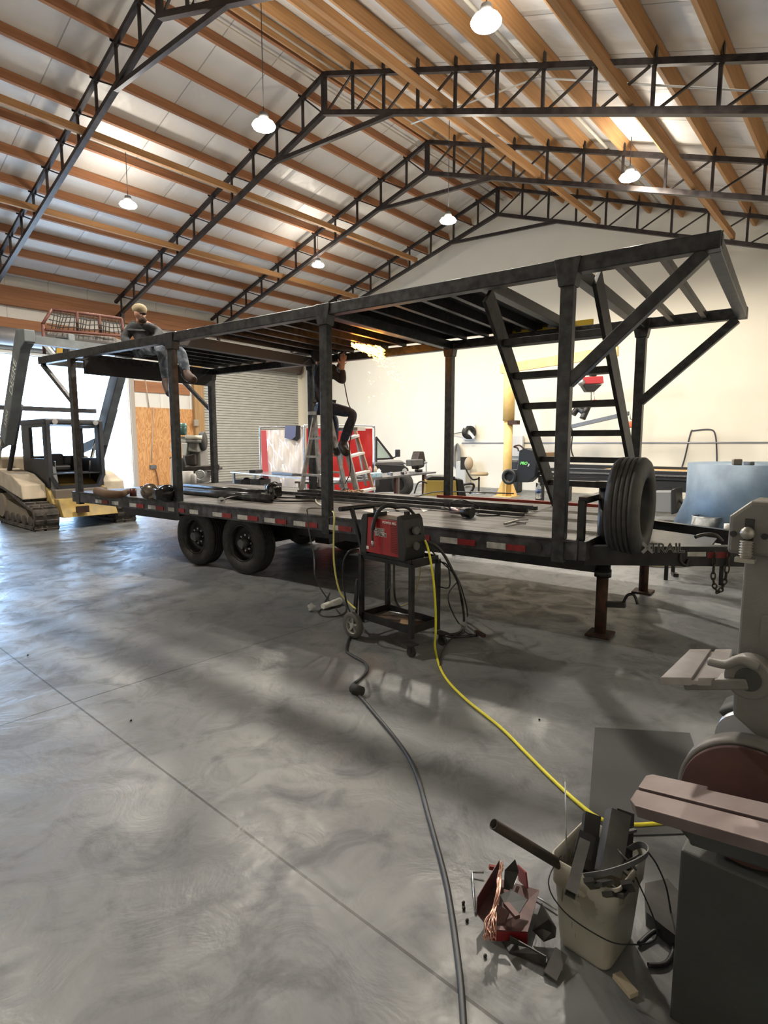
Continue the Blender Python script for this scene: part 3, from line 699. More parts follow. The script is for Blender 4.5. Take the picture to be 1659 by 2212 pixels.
fA=[G(650,1063,z0),G(716,1069,z0)]; fB=[G(692,1056,z0),G(748,1060,z0)]
stepladder('grey aluminium step ladder standing on the trailer deck under the seated worker',(jb['pelvis']+V((0,0,-.14))),fA,fB,alr,alr,(.22,.45,.68),(.24,.46,.7))
orange_rail=mat('orange_rail',(.5,.17,.08),.5,0,(.4,.3,.26),6)
fA=[G(772,1066,z0),G(807,1058,z0)]
t=thing('step_ladder','white and orange step ladder on the deck before the red screen','ladder',fA[0])
tpA=[P(741,935,8.9),P(766,925,9.3)]
MB().bar(fA[0],tpA[0],.09,.03,up=LW).build('rail',alr,t); MB().bar(fA[1],tpA[1],.05,.03,up=LW).build('rail',orange_rail,t)
for u in (.02,.3,.6,.88):
    MB().bar(fA[0]+(tpA[0]-fA[0])*u,fA[1]+(tpA[1]-fA[1])*u,.09,.035).build('step',white_paint,t)
fB=[G(735,1052,z0),G(790,1048,z0)]
for a,b in zip(fB,tpA): MB().bar(a,b+V((0,0,-.02)),.04,.025,up=LW).build('rear_rail',alr,t)
MB().box((tpA[0]+tpA[1])/2+V((0,0,.02)),(.2,.5,.05),rot=AL).build('top_cap',white_paint,t)
# ================= welding cart and foreground =================
A0=V((3.33,3.16,0)); e1=V((-.08,-.997,0)); e2=V((.997,-.08,0))
def K(a,b,z): return A0+e1*a+e2*b+V((0,0,z))
CR=math.atan2(e1.y,e1.x)
cart=thing('welding_cart','black steel welding cart with two grey rear wheels, carrying the red welder','cart',K(.27,.15,0),CR)
LN,WD=.56,.30
for a in (0,LN):
    for b in (0,WD):
        h0=.02*0+.1; MB().bar(K(a,b,.13),K(a,b,.70),.035,.035,up=e1).build('cart_post',black_paint,cart,bevel=.002)
for z in (.19,.70):
    nm='tray_rim' if z<.5 else 'top_rim'
    for b in (0,WD): MB().bar(K(0,b,z),K(LN,b,z),.012,.06).build(nm,black_paint,cart)
    for a in (0,LN): MB().bar(K(a,0,z),K(a,WD,z),.012,.06).build(nm,black_paint,cart)
MB().prism([K(0,0,.165),K(LN,0,.165),K(LN,WD,.165),K(0,WD,.165)],(0,0,.004)).build('cart_tray',mat('tray_brown',(.05,.04,.035),.6,0,(.14,.1,.075),14),cart)
MB().prism([K(-.02,-.02,.70),K(LN,-.02,.70),K(LN,WD,.70),K(-.02,WD,.70)],(0,0,.006)).build('top_shelf',black_paint,cart)
for b in (0.02,WD-.02): MB().bar(K(0.02,b,.66),K(-.14,b,1.06),.028,.028,up=e2).build('handle_arm',black_paint,cart)
MB().cyl(K(-.15,-.1,1.065),K(-.15,WD+.08,1.065),.02,n=14).build('push_handle',black_paint,cart)
tyre=mat('cart_tyre',(.085,.082,.078),.7); wheelgrey=mat('wheel_grey',(.33,.33,.31),.5)
MB().cyl(K(-.03,-.08,.11),K(-.03,WD+.08,.11),.01,n=8).build('cart_axle',zinc,cart)
for b in (-.07,WD+.07):
    w=MB().lathe([(.07,-.022),(.1,-.024),(.11,-.012),(.11,.012),(.1,.024),(.07,.022)],K(-.03,b,.11),e2,n=32).build('cart_wheel',tyre,cart)
    hb_=MB().lathe([(.072,-.02),(.072,.02),(.064,.012),(.064,-.012),(.072,-.02)],K(-.03,b,.11),e2,n=32); hb_.cyl(K(-.03,b-.02,.11),K(-.03,b+.02,.11),.02,n=14)
    for k in range(5):
        t=k*2*math.pi/5+.3; d=e1*math.cos(t)+Zu*math.sin(t); hb_.bar(K(-.03,b,.11)+d*.015,K(-.03,b,.11)+d*.067,.018,.012,up=e2)
    hb_.build('wheel_hub',wheelgrey,w)
for b in (-.03,WD+.03):
    c=K(LN+.02,b,0); MB().bar(c+V((0,0,.098))-e1*.05,c+V((0,0,.098))+e1*.05,.08,.008).build('caster_plate',black_paint,cart)
    fk=MB(); fk.bar(c+e2*.02+V((0,0,.1)),c+e2*.02+e1*.01+V((0,0,.035)),.004,.03,up=e1); fk.bar(c-e2*.02+V((0,0,.1)),c-e2*.02+e1*.01+V((0,0,.035)),.004,.03,up=e1); fk=fk.build('caster_fork',black_paint,cart)
    MB().cyl(c-e2*.013+e1*.01+V((0,0,.038)),c+e2*.013+e1*.01+V((0,0,.038)),.038,n=20).build('caster_wheel',rubber,fk)
hk=MB().tube(smooth_path([K(LN,WD,.68),K(LN+.1,WD,.66),K(LN+.12,WD,.5),K(LN+.02,WD+.0,.48)]),.006); hk.build('cable_hook',black_paint,cart); MB().tube(smooth_path([K(.33,0,.66),K(.33,0,.50),K(.36,-.05,.47),K(.38,-.05,.5)]),.006).build('cable_hook',black_paint,cart)
# red welder
wx0,wx1,wb0,wb1,wz0,wz1=.06,.525,-.035,.175,.73,1.05
wl=thing('welding_machine','red and black wire-feed welder on the black cart in the middle of the floor','welder',K(.29,.1,.71),CR)
def kb(a0,b0,z0,a1,b1,z1,mb=None):
    mb=mb or MB(); c=K((a0+a1)/2,(b0+b1)/2,(z0+z1)/2); return mb.box(c,(abs(a1-a0),abs(b1-b0),abs(z1-z0)),CR)
kb(wx0+.03,wb0+.012,wz0+.005,wx1-.1,wb1-.012,wz1-.03).build('machine_core',plastic_black,wl,bevel=.01)
for b,s in ((wb0,-1),(wb1,1)):
    MB().prism([K(wx0+.03,b,wz0+.01),K(wx1-.07,b,wz0+.01),K(wx1-.05,b,wz0+.02),K(wx1-.065,b,wz1-.035),K(wx0+.05,b,wz1-.03),K(wx0+.02,b,wz0+.03)],e2*(.012 if s<0 else -.012)).build('side_panel',red_paint,wl,bevel=.002)
fp=MB(); fp.prism([K(wx1-.07,wb0-.006,wz0-.01),K(wx1-.0,wb0-.006,wz0-.01),K(wx1+.02,wb0-.006,wz0+.1),K(wx1-.02,wb0-.006,wz1-.02),K(wx1-.05,wb0-.006,wz1+.015),K(wx1-.085,wb0-.006,wz1)],e2*(wb1-wb0+.012)); fp.build('front_bezel',plastic_black,wl,bevel=.008)
rp_=MB(); rp_.prism([K(wx0+.04,wb0-.006,wz0-.01),K(wx0-.02,wb0-.006,wz0),K(wx0-.02,wb0-.006,wz1-.05),K(wx0+.0,wb0-.006,wz1-.01),K(wx0+.06,wb0-.006,wz1)],e2*(wb1-wb0+.012)); rp_.build('rear_bezel',plastic_black,wl,bevel=.008)
for z in (wz0+.22,wz0+.1): MB().cyl(K(wx1+.005,.06,z),K(wx1+.035,.06,z),.03,n=20).build('control_knob',grey_paint,wl)
MB().bar(K(wx0+.02,.09,wz1+.02),K(wx1-.1,.09,wz1+.03),.03,.018).build('carry_handle',chrome,wl,bevel=.004)
for a in (wx0+.02,wx1-.1): MB().bar(K(a,.09,wz1-.03),K(a,.09,wz1+.03),.035,.03,up=e1).build('handle_bracket',plastic_black,wl)
fy=wb0-.002
vm=mat('vent_dark',(.07,.004,.005),.5)
for k in range(16): kb(.375,fy-.001,.77+k*.0135,.445,fy,.7745+k*.0135).build('vent_slot',vm,wl)
wt=mat('logo_white',(.75,.73,.7),.5)
text('machine_lettering','POWER MIG',wt,wl,K(.36,fy-.001,wz1-.055),e1,Zu,.027,bold=.0005,ext=.0006)
lg=MB(); lg.prism([K(.18,fy-.0012,.915),K(.305,fy-.0012,.915),K(.305,fy-.0012,.945),K(.18,fy-.0012,.945)],e2*.0008); lg.prism([K(.20,fy-.0012,.882),K(.328,fy-.0012,.882),K(.328,fy-.0012,.914),K(.20,fy-.0012,.914)],e2*.0008); lg.build('logo_outline',wt,wl)
lb=MB(); lb.prism([K(.183,fy-.002,.918),K(.302,fy-.002,.918),K(.302,fy-.002,.942),K(.183,fy-.002,.942)],e2*.0008); lb.prism([K(.203,fy-.002,.885),K(.325,fy-.002,.885),K(.325,fy-.002,.911),K(.203,fy-.002,.911)],e2*.0008); lb.build('logo_ground',mat('logo_dark',(.05,.01,.012),.5),wl)
text('logo_lettering','LINCOLN',wt,wl,K(.2425,fy-.0024,.930),e1,Zu,.026,bold=.0004,ext=.0005)
text('logo_lettering','ELECTRIC',wt,wl,K(.264,fy-.0024,.898),e1,Zu,.026,bold=.0004,ext=.0005)
kb(.075,fy-.0015,.765,.13,fy,.788).build('small_label',wt,wl)
gun=thing('welding_gun','black welding gun draped over the top of the red welder with its nozzle down','welding gun',K(.23,-.05,.8))
MB().tube(smooth_path([K(.30,.1,1.1),K(.26,.04,1.115),K(.235,-.02,1.085),K(.215,-.055,1.0),K(.205,-.065,.93)]),.016,n=10).build('gun_handle',plastic_black,gun)
MB().tube(smooth_path([K(.205,-.065,.93),K(.205,-.07,.88),K(.21,-.07,.84)]),.009).build('gun_neck',black_paint,gun)
MB().cyl(K(.21,-.07,.845),K(.212,-.072,.80),.011,n=12).build('nozzle',zinc,gun)
MB().tube(smooth_path([K(.30,.1,1.1),K(.38,.14,1.1),K(.46,.16,1.02),K(.55,.1,.92)]),.012,n=10).build('gun_cable',cable_black,gun)
# hoses and cords on the cart
def cord(name,pts,r,m,label,cat='cord',per=6,n=8):
    return tag(MB().tube(smooth_path(pts,per),r,n=n).build(name,m),label,cat)
g0=lambda x,y:G(x,y,.009)
cord('air_hose',[P(918,1168,4.3),P(926,1190,4.15),P(936,1250,4.15),P(941,1320,4.2),P(941,1370,4.25),G(940,1402,.012),g0(957,1455),g0(1000,1505),g0(1080,1570),g0(1140,1630),g0(1190,1680),g0(1250,1735),g0(1300,1770),g0(1360,1781),g0(1420,1779),g0(1600,1765)],.0085,hose_yellow,'bright yellow hose hanging from the welder front and running across the floor to the bucket','hose',8)
cord('air_hose',[G(716,1104,.86),P(722,1112,4.95),P(721,1160,4.8),P(722,1220,4.75),P(733,1275,4.7),P(752,1300,4.65),P(768,1315,4.55)],.008,mat('hose_pale',(.6,.55,.15),.5),'pale yellow hose hanging off the deck edge down to the cart wheel','hose')
cord('extension_cord',[G(765,1315,.2),P(772,1250,4.45),G(768,1340,.1),G(757,1370,.02),g0(748,1403),g0(762,1417),g0(788,1432),g0(792,1450),g0(775,1468),g0(762,1480),g0(768,1492),g0(800,1530),g0(850,1590),g0(885,1640),g0(906,1690),g0(925,1760),g0(950,1850),g0(965,1910),g0(977,1980),g0(988,2060),g0(996,2130),g0(1003,2230)],.0105,mat('cord_grey',(.035,.038,.043),.45),'long thick black extension cord snaking from the cart to the bottom edge','cord',8)
pc=thing('cord_plug','black cord connector lying on the floor where the long black cord starts','plug',g0(770,1490))
MB().cyl(G(762,1486,.03),G(781,1494,.03),.032,n=14).build('plug_body',rubber,pc); MB().cyl(G(758,1483,.03),G(764,1487,.03),.02,n=12).build('plug_collar',grey_paint,pc)
cord('power_cord',[P(775,1187,4.45),P(755,1190,4.4),P(742,1215,4.4),P(742,1260,4.45),P(748,1300,4.5),G(756,1322,.1)],.0075,cable_black,'black power cord looping from the back of the welder to the rear cart wheel')
cord('power_cord',[G(705,1098,.86),P(668,1098,5.3),P(664,1110,5.2),P(668,1150,5.15),P(678,1200,5.1),P(682,1250,5.0),g0(705,1290),g0(718,1300),g0(700,1305),g0(712,1280)],.006,mat('cord_slate',(.06,.065,.07),.5),'thin grey cord hanging from the deck edge left of the post to the floor')
cord('extension_cord',[g0(735,1295),g0(748,1312),g0(738,1328),g0(705,1332),g0(688,1324),g0(700,1314),g0(735,1310)],.006,cable_black,'small loop of black cord on the floor beside the white cup')
cord('welding_cable',[P(920,1170,4.3),P(940,1178,4.3),P(960,1200,4.3),P(977,1232,4.3),P(990,1260,4.35),P(998,1300,4.4),g0(1002,1340),g0(992,1366),g0(960,1372),g0(985,1376),g0(1030,1372)],.011,cable_black,'black welding cable curving right from the welder front down to the floor')
cord('ground_cable',[P(925,1180,4.35),P(950,1210,4.5),P(985,1245,4.6),P(1000,1280,4.6),g0(1010,1330),g0(1000,1365),g0(975,1380),g0(955,1410),g0(950,1440)],.006,cable_black,'thin black cable hanging right of the cart and trailing forward on the floor')
cord('ground_cable',[P(990,1255,4.6),P(970,1280,4.6),P(972,1310,4.6),g0(990,1345),g0(1010,1368),g0(1040,1372)],.006,cable_black,'thin black cable looped widest to the right of the cart')
cord('gas_line',[P(905,1205,4.5),P(908,1230,4.5),P(900,1270,4.5),P(885,1300,4.55),P(865,1310,4.6)],.006,mat('hose_dim',(.3,.28,.12),.5),'dull yellow line hanging behind the cart between its right posts','hose')
cord('power_cord',[P(852,1205,4.4),P(851,1240,4.4),P(853,1290,4.4),G(863,1312,.18)],.009,cable_black,'short black cord hanging through the middle of the cart')
gc=thing('ground_clamp','dark ground clamp with silver tip on the floor right of the cart','clamp',g0(1030,1372))
MB().bar(G(1012,1352,.02),G(1030,1366,.02),.02,.02).build('clamp_jaw',zinc,gc); MB().bar(G(1028,1364,.02),G(1046,1374,.02),.03,.025).build('clamp_handle',rust_steel,gc)
# cup and lid
cu=thing('paper_cup','white paper cup lying on its side on the floor left of the cart','cup',g0(715,1312))
a=G(697,1310,.035); b=G(733,1299,.035); MB().cyl(a,b,.026,.036,n=24).build('cup_body',paper_white,cu)
MB().cyl(b+(b-a)*.0,b+(b-a)*.04,.038,n=24).build('cup_rim',paper_white,cu)
tag(MB().lathe([(.04,0),(.042,.012),(.03,.02),(.028,.05),(.012,.055)],G(675,1314,.03),V((-.4,.3,.8)),n=20).build('plastic_lid',mat('clear_plastic',(.7,.7,.7),.15,0,trans=.6)),'clear crumpled plastic lid on the floor left of the white cup','lid')
tag(MB().box(G(1458,1241,.02),(.1,.06,.04),rot=.5).build('steel_block',black_paint,bevel=.003),'small black block on the floor beyond the trailer tongue','block')
# stuff on the cart tray
tag(MB().cyl(K(.12,.2,.2),K(.33,.26,.2),.008,n=10).build('steel_rod',zinc),'bright steel rod lying on the bottom tray of the cart','rod')
tag(MB().box(K(.38,.14,.182),(.16,.1,.02),rot=.6).build('cardboard_piece',mat('cardboard',(.3,.2,.12),.8)),'brown cardboard scrap on the bottom tray of the cart','cardboard')
# ---------- rubber mat ----------
tag(MB().prism([G(1285,1573,.0),G(1490,1585,.0),G(1560,1800,.0),G(1268,1810,.0)],(0,0,.006)).build('floor_mat',mat('mat_rubber',(.05,.053,.056),.75)),'dark grey rubber mat on the floor behind the bucket and sander','mat')
# ---------- bucket ----------
bk=thing('scrap_bucket','dirty white square bucket with wire handle, full of steel offcuts','bucket',(1.71,.585,0))
BC=V((1.715,.588,0)); br=math.radians(-4)
bx=V((math.cos(br),math.sin(br),0)); by=V((-math.sin(br),math.cos(br),0))
def rsq(hx,hy,r,z,n=6,c=BC):
    out=[]
    for sx,sy,a0 in ((1,1,0),(-1,1,90),(-1,-1,180),(1,-1,270)):
        for k in range(n+1):
            t=math.radians(a0+90*k/n); out.append(c+bx*(sx*(hx-r)+r*math.cos(t))+by*(sy*(hy-r)+r*math.sin(t))+V((0,0,z)))
    return out
def loft(rings,mb,close=False):
    n=len(rings[0]); vs=[v for r in rings for v in r]; fs=[(i*n+k,i*n+(k+1)%n,(i+1)*n+(k+1)%n,(i+1)*n+k) for i in range(len(rings)-1) for k in range(n)]
    return mb.add(vs,fs,0,True)
def bucket_mat():
    m=mat('bucket_plastic',(.42,.4,.35),.45); nt=m.node_tree; b=nt.nodes['Principled BSDF']
    g=nt.nodes.new('ShaderNodeNewGeometry'); s=nt.nodes.new('ShaderNodeSeparateXYZ'); nt.links.new(g.outputs['Position'],s.inputs[0])
    n=node(nt,'ShaderNodeTexNoise'); n.inputs['Scale'].default_value=16; n.inputs['Detail'].default_value=6; nt.links.new(g.outputs['Position'],n.inputs['Vector'])
    n2=node(nt,'ShaderNodeTexNoise'); n2.inputs['Scale'].default_value=5; mp=nt.nodes.new('ShaderNodeMapping'); mp.inputs['Scale'].default_value=(9,9,.6); nt.links.new(g.outputs['Position'],mp.inputs[0]); nt.links.new(mp.outputs[0],n2.inputs['Vector'])
    band=mth(nt,'SUBTRACT',1.0,mth(nt,'DIVIDE',mth(nt,'ABSOLUTE',mth(nt,'SUBTRACT',s.outputs[2],.23)),.09),clamp=True)
    f=mth(nt,'MULTIPLY',band,mth(nt,'GREATER_THAN',n.outputs['Fac'],.52)); c=mixc(nt,mth(nt,'MULTIPLY',f,.6),(.42,.4,.34),(.16,.13,.07))
    f2=mth(nt,'GREATER_THAN',n2.outputs['Fac'],.7); c=mixc(nt,mth(nt,'MULTIPLY',f2,.75),c,(.07,.06,.04)); nt.links.new(c,b.inputs['Base Color']); return m
bm_=bucket_mat()
mb=MB(); loft([rsq(.098,.082,.03,.002),rsq(.1,.085,.03,.012),rsq(.118,.098,.032,.215),rsq(.123,.104,.032,.217),rsq(.125,.106,.032,.27),rsq(.126,.106,.032,.272),rsq(.128,.109,.034,.305),rsq(.123,.104,.033,.305),rsq(.113,.094,.03,.2),rsq(.096,.08,.028,.01)],mb)
mb.add(rsq(.098,.082,.03,.002),[list(range(28))]); mb.add(rsq(.096,.08,.028,.012),[list(range(28))]); mb.build('bucket_shell',bm_,bk)
MB().tube(smooth_path([BC+by*.108+V((0,0,.27)),P(1185,1900,1.62),P(1215,1965,1.58),P(1290,2020,1.52),P(1350,2040,1.5),P(1420,2020,1.55),BC-by*.108+bx*.02+V((0,0,.27))],8),.0022,n=6).build('bucket_handle',black_paint,bk)
def offcut(name,p0,p1,w,t,m,label,shape='angle',up=None):
    p0=V(p0);p1=V(p1); d=(p1-p0).normalized(); u=(up or Rt); s=d.cross(u).normalized(); u=s.cross(d).normalized(); mb=MB()
    if shape=='angle':
        mb.prism([p0,p0+u*w,p0+u*w+s*t,p0+u*t+s*t,p0+u*t+s*w,p0+s*w],p1-p0)
    elif shape=='flat': mb.prism([p0-u*w/2,p0+u*w/2,p0+u*w/2+s*t,p0-u*w/2+s*t],p1-p0)
    elif shape=='tube':
        o=[p0-u*w/2-s*w/2,p0+u*w/2-s*w/2,p0+u*w/2+s*w/2,p0-u*w/2+s*w/2]; i=[p0+(q_-p0)*.85 for q_ in o]; e=p1-p0
        vs=o+i+[v+e for v in o]+[v+e for v in i]; fs=[]
        for k in range(4):
            j=(k+1)%4; fs+=[(k,j,8+j,8+k),(4+j,4+k,12+k,12+j),(k,4+k,4+j,j),(8+k,8+j,12+j,12+k)]
        mb.add(vs,fs)
    elif shape=='pipe':
        mb.lathe([(w/2,0),(w/2,(p1-p0).length),(w/2-t,(p1-p0).length),(w/2-t,0),(w/2,0)],p0,d,n=24)
    return tag(mb.build(name,m),label,'offcut')
dksteel=mat('offcut_steel',(.035,.035,.036),.45,.5,(.075,.073,.07),12)
ltsteel=mat('offcut_light',(.16,.16,.155),.4,.6,(.1,.1,.1),12)
B=lambda a,b,z:BC+bx*a+by*b+V((0,0,z))
offcut('steel_pipe',P(1066,1780,1.58),B(-.02,.03,.2),.032,.003,mat('pipe_brown',(.06,.045,.035),.55,.5,(.035,.03,.026),14),'long rusty pipe sticking out of the bucket to the upper left','pipe')
offcut('square_tube',P(1232,1932,1.42),P(1262,1820,1.55),.03,.003,ltsteel,'pale square tube hanging over the near left rim of the bucket','tube')
offcut('steel_offcut',P(1298,1880,1.60),P(1322,1745,1.70),.062,.005,ltsteel,'widest grey angle iron standing upright in the middle of the bucket')
offcut('steel_offcut',P(1268,1880,1.66),P(1282,1758,1.78),.05,.04,dksteel,'black block offcut rising at the back left of the bucket','flat')
offcut('steel_offcut',P(1258,1850,1.60),P(1270,1800,1.66),.05,.03,black_paint,'short black offcut leaning left of the upright angle iron','flat')
offcut('steel_offcut',P(1345,1870,1.64),P(1352,1752,1.76),.055,.03,black_paint,'black wedge offcut right of the upright angle iron','flat')
offcut('flat_bar',P(1325,1802,1.66),P(1372,1790,1.7),.014,.008,grey_paint,'small flat bar lying across the top back of the bucket','flat')
def ribbon(pts,w,t,up):
    mb=MB(); vs=[]; n=len(pts)
    for i,p in enumerate(pts):
        d=(pts[min(i+1,n-1)]-pts[max(i-1,0)]).normalized(); s=d.cross(up).normalized(); u=s.cross(d).normalized(); vs+=[p-u*w/2-s*t/2,p+u*w/2-s*t/2,p+u*w/2+s*t/2,p-u*w/2+s*t/2]
    fs=[(i*4+k,i*4+(k+1)%4,i*4+4+(k+1)%4,i*4+4+k) for i in range(n-1) for k in range(4)]+[(0,1,2,3),(4*n-4,4*n-3,4*n-2,4*n-1)]
    return mb.add(vs,fs)
tag(ribbon(smooth_path([P(1262,1893,1.55),P(1310,1885,1.52),P(1360,1868,1.52),P(1395,1848,1.56),P(1398,1832,1.6),P(1380,1825,1.66),P(1350,1840,1.68)],8),.018,.003,Zu).build('bent_strap',grey_paint),'bent flat grey strap curling over the right rim of the bucket','strap')
for k,(a,b,c,d_) in enumerate(((1340,1870,1382,1845),(1330,1830,1375,1880),(1320,1860,1370,1905),(1300,1900,1350,1930),(1345,1815,1365,1870))):
    offcut('steel_rod',P(a,b,1.62+.02*k),P(c,d_,1.56+.02*k),.006,.001,ltsteel if k%2 else dksteel,['thin rod highest in the right half of the bucket','dark thin rod crossing the right half of the bucket','pale thin rod slanting at the right bucket wall','dark rod low at the front of the bucket','dark rod standing at the back right of the bucket'][k],'pipe')
tag(MB().cyl(P(1224,1865,1.66),P(1221,1688,1.78),.0022,n=6).build('welding_rod',zinc),'thin welding rod standing tall at the left of the bucket','rod')
for k,(x,y,dx,dy) in enumerate(((1310,1925,20,8),(1335,1930,12,-14),(1290,1905,25,-6),(1350,1900,10,18),(1270,1895,14,16))):
    offcut('steel_chunk',P(x,y,1.52),P(x+dx,y+dy,1.56),.03,.012,dksteel,['dark chunk at the front centre inside the bucket','dark chunk at the front right inside the bucket','dark chunk in the middle under the strap','dark chunk by the right wall inside the bucket','dark chunk under the pale square tube'][k],'flat')
tag(MB().tube(smooth_path([P(1398,1838,1.62),P(1420,1870,1.66),P(1440,1920,1.7),G(1452,1990,.01)],6),.003,n=6).build('loose_wire',cable_black),'thin black wire arching from the bucket to the floor on the right','wire')
# ---------- scrap heap left of the bucket ----------
tray=thing('scrap_tray','red-edged steel channel lying open among the scrap left of the bucket','tray',G(1095,2000,0))
redscrap=mat('red_scrap',(.12,.055,.052),.5,.2,(.07,.035,.035),16)
z_=.0
tp=[G(1030,1975,.05),G(1078,1900,.06),G(1165,1925,.05),G(1140,2015,.045),G(1060,2010,.04)]
MB().prism(tp,(0,0,.004)).build('tray_floor',redscrap,tray)
MB().prism([tp[0],tp[1],tp[1]+V((0,0,.075)),tp[0]+V((0,0,.06))],V((.004,.003,0))).build('tray_wall',mat('dark_red',(.06,.01,.012),.5),tray)
MB().prism([tp[4],tp[3],tp[3]-V((0,0,.04)),tp[4]-V((0,0,.035))],V((.003,.003,0))).build('tray_lip',mat('bright_red',(.2,.015,.018),.4),tray)
MB().bar(G(1120,1885,.06),G(1138,1902,.09),.006,.05).build('tray_tab',MATS['bright_red'],tray)
def plate(pts,h,m,label,name='steel_plate'):
    return tag(MB().prism([G(x,y,z) for x,y,z in pts],h).build(name,m),label,'offcut')
plate([(1088,1920,.08),(1090,1880,.12),(1112,1857,.16),(1120,1885,.11),(1105,1925,.08)],V((.003,0,.001)),dksteel,'dark pointed plate standing at the back of the scrap heap')
plate([(1080,1935,.1),(1105,1925,.1),(1140,1945,.09),(1115,1985,.08),(1090,1955,.09)],V((0,0,.004)),grey_paint,'grey plate lying on top of the red scrap tray')
plate([(1150,2010,.03),(1170,1952,.11),(1186,1985,.1),(1202,2005,.05),(1200,2025,.02),(1175,2035,.02)],V((.003,.002,.0)),dksteel,'dark jagged plate leaning between the scrap tray and the bucket')
plate([(1080,2030,.0),(1140,2050,.03),(1165,2065,.03),(1180,2090,.0),(1100,2060,.0)],V((0,0,.005)),dksteel,'dark plate lying flat at the front of the scrap heap')
offcut('channel_offcut',G(1175,2098,.02),G(1200,2045,.04),.04,.004,ltsteel,'grey channel piece lying against the bucket foot')
offcut('channel_offcut',G(1100,2040,.01),G(1178,2085,.01),.03,.004,dksteel,'long dark channel piece in front of the red scrap tray')
plate([(1060,2000,.06),(1075,1960,.1),(1100,1975,.09),(1090,2000,.06)],V((0,0,.01)),redscrap,'small red bracket on the scrap tray under the copper wire','steel_bracket')
offcut('red_bar',P(1092,1955,1.72),P(1118,1985,1.66),.018,.012,redscrap,'short red bar crossing the scrap tray','flat')
offcut('red_clip',P(1056,1870,1.9),P(1080,1874,1.9),.014,.012,mat('clip_red',(.25,.03,.03),.5),'small dark red clip at the top left of the copper wire','flat')
offcut('flat_bar',P(1104,1925,1.78),P(1118,1880,1.86),.01,.004,zinc,'bright narrow bar leaning at the back of the scrap heap','flat')
cw=MB(); random.seed(5)
for k in range(26):
    x0=1083+rnd(-4,4); pts=[P(x0,1858+rnd(0,20),1.86),P(1078+rnd(-5,5),1900,1.8),P(1075+rnd(-4,4),1935+rnd(-8,8),1.74),P(1068+rnd(-5,5),1965,1.69),P(1058+rnd(-10,14),1995+rnd(-8,10),1.64),P(1052+rnd(-8,20),2025+rnd(-8,8),1.6)]
    cw.tube(smooth_path(pts,4),.0018,n=5)
tag(cw.build('copper_wire_bundle',copper),'bundle of bare shiny copper wire lying over the scrap tray','wire')
tag(MB().tube([G(1045,1884,.02),G(1019,1884,.015),G(1028,1972,.006)],.0045,n=6).build('bent_rod',zinc),'bright bent rod in an L shape at the left of the scrap heap','rod')
tag(MB().cyl(G(1140,1925,.012),G(1203,1965,.012),.0035,n=6).build('steel_rod',zinc),'bright straight rod pointing from the scrap heap to the bucket','rod')
for k,(x,y) in enumerate(((1001,1950),(1009,1988),(1002,1962),(1048,2065),(1165,1554),(60,1415),(283,1556))):
    tag(MB().ell(G(x,y,.006),(.008,.006,.006),n=6).build('metal_crumb',black_paint),['metal crumb left of the bent bright rod','metal crumb nearest the long cord by the scrap','metal crumb between two others left of the scrap','metal crumb in front of the copper wire','metal crumb alone on the bare floor right of the yellow hose','metal crumb on the bare floor at the far left','metal crumb on the bare floor left of centre'][k],'debris')
# ---------- clutter behind the bucket ----------
tag(MB().lathe([(.05,0),(.075,.0),(.08,.02),(.075,.04),(.05,.04),(.05,0)],V((1.95,.38,0.0)),Zu,n=28).build('cast_ring',mat('cast_grey',(.16,.155,.14),.7)),'grey ring on the floor between bucket and sander cabinet','ring')
tag(MB().prism([G(1392,1935,.0),G(1440,1925,.0),G(1470,1960,0),G(1468,2060,0),G(1430,2030,0),G(1395,2000,0)],(0,0,.05)).build('cast_housing',mat('cast_dark',(.02,.02,.02),.7,0,(.06,.058,.052),8)),'dark cast housing on the floor beside the sander cabinet','casting')
tag(MB().tube(smooth_path([G(1380,2040,.01),G(1420,2010,.02),G(1455,2040,.01),G(1440,2080,.01),G(1400,2085,.01)],6),.008,n=6).build('curled_cable',cable_black),'black cable lying curled at the foot of the sander cabinet','cable')
tag(MB().bar(G(1332,2105,.01),G(1370,2150,.01),.03,.015).build('wood_sliver',mat('pale_wood',(.35,.3,.22),.7)),'pale wood sliver on the floor below the bucket','wood')
# ---------- belt and disc sander ----------
sa=math.radians(41.2-41.0); 
AA=V((math.cos(math.radians(0.5)),math.sin(math.radians(.5)),0))      # away from camera (machine depth)
SB=V((0,1,0))                                                        # to the left
tb_mat=mat('sander_table',(.13,.095,.09),.42,.4,(.17,.135,.13),9,bump=.05)
sd=thing('belt_disc_sander','grey belt and disc sander on a dark cabinet at the right edge','sander',(1.75,.05,0))
# cabinet
cb=MB(); c0=P(1470,1835,1.42); 
cx0=c0.x; cy0=c0.y
cb.prism([(cx0,cy0,0),(cx0,cy0-.62,0),(cx0+.42,cy0-.62,0),(cx0+.42,cy0,0)],(0,0,c0.z)); cb.build('cabinet',cabinet_grey,sd,bevel=.006)
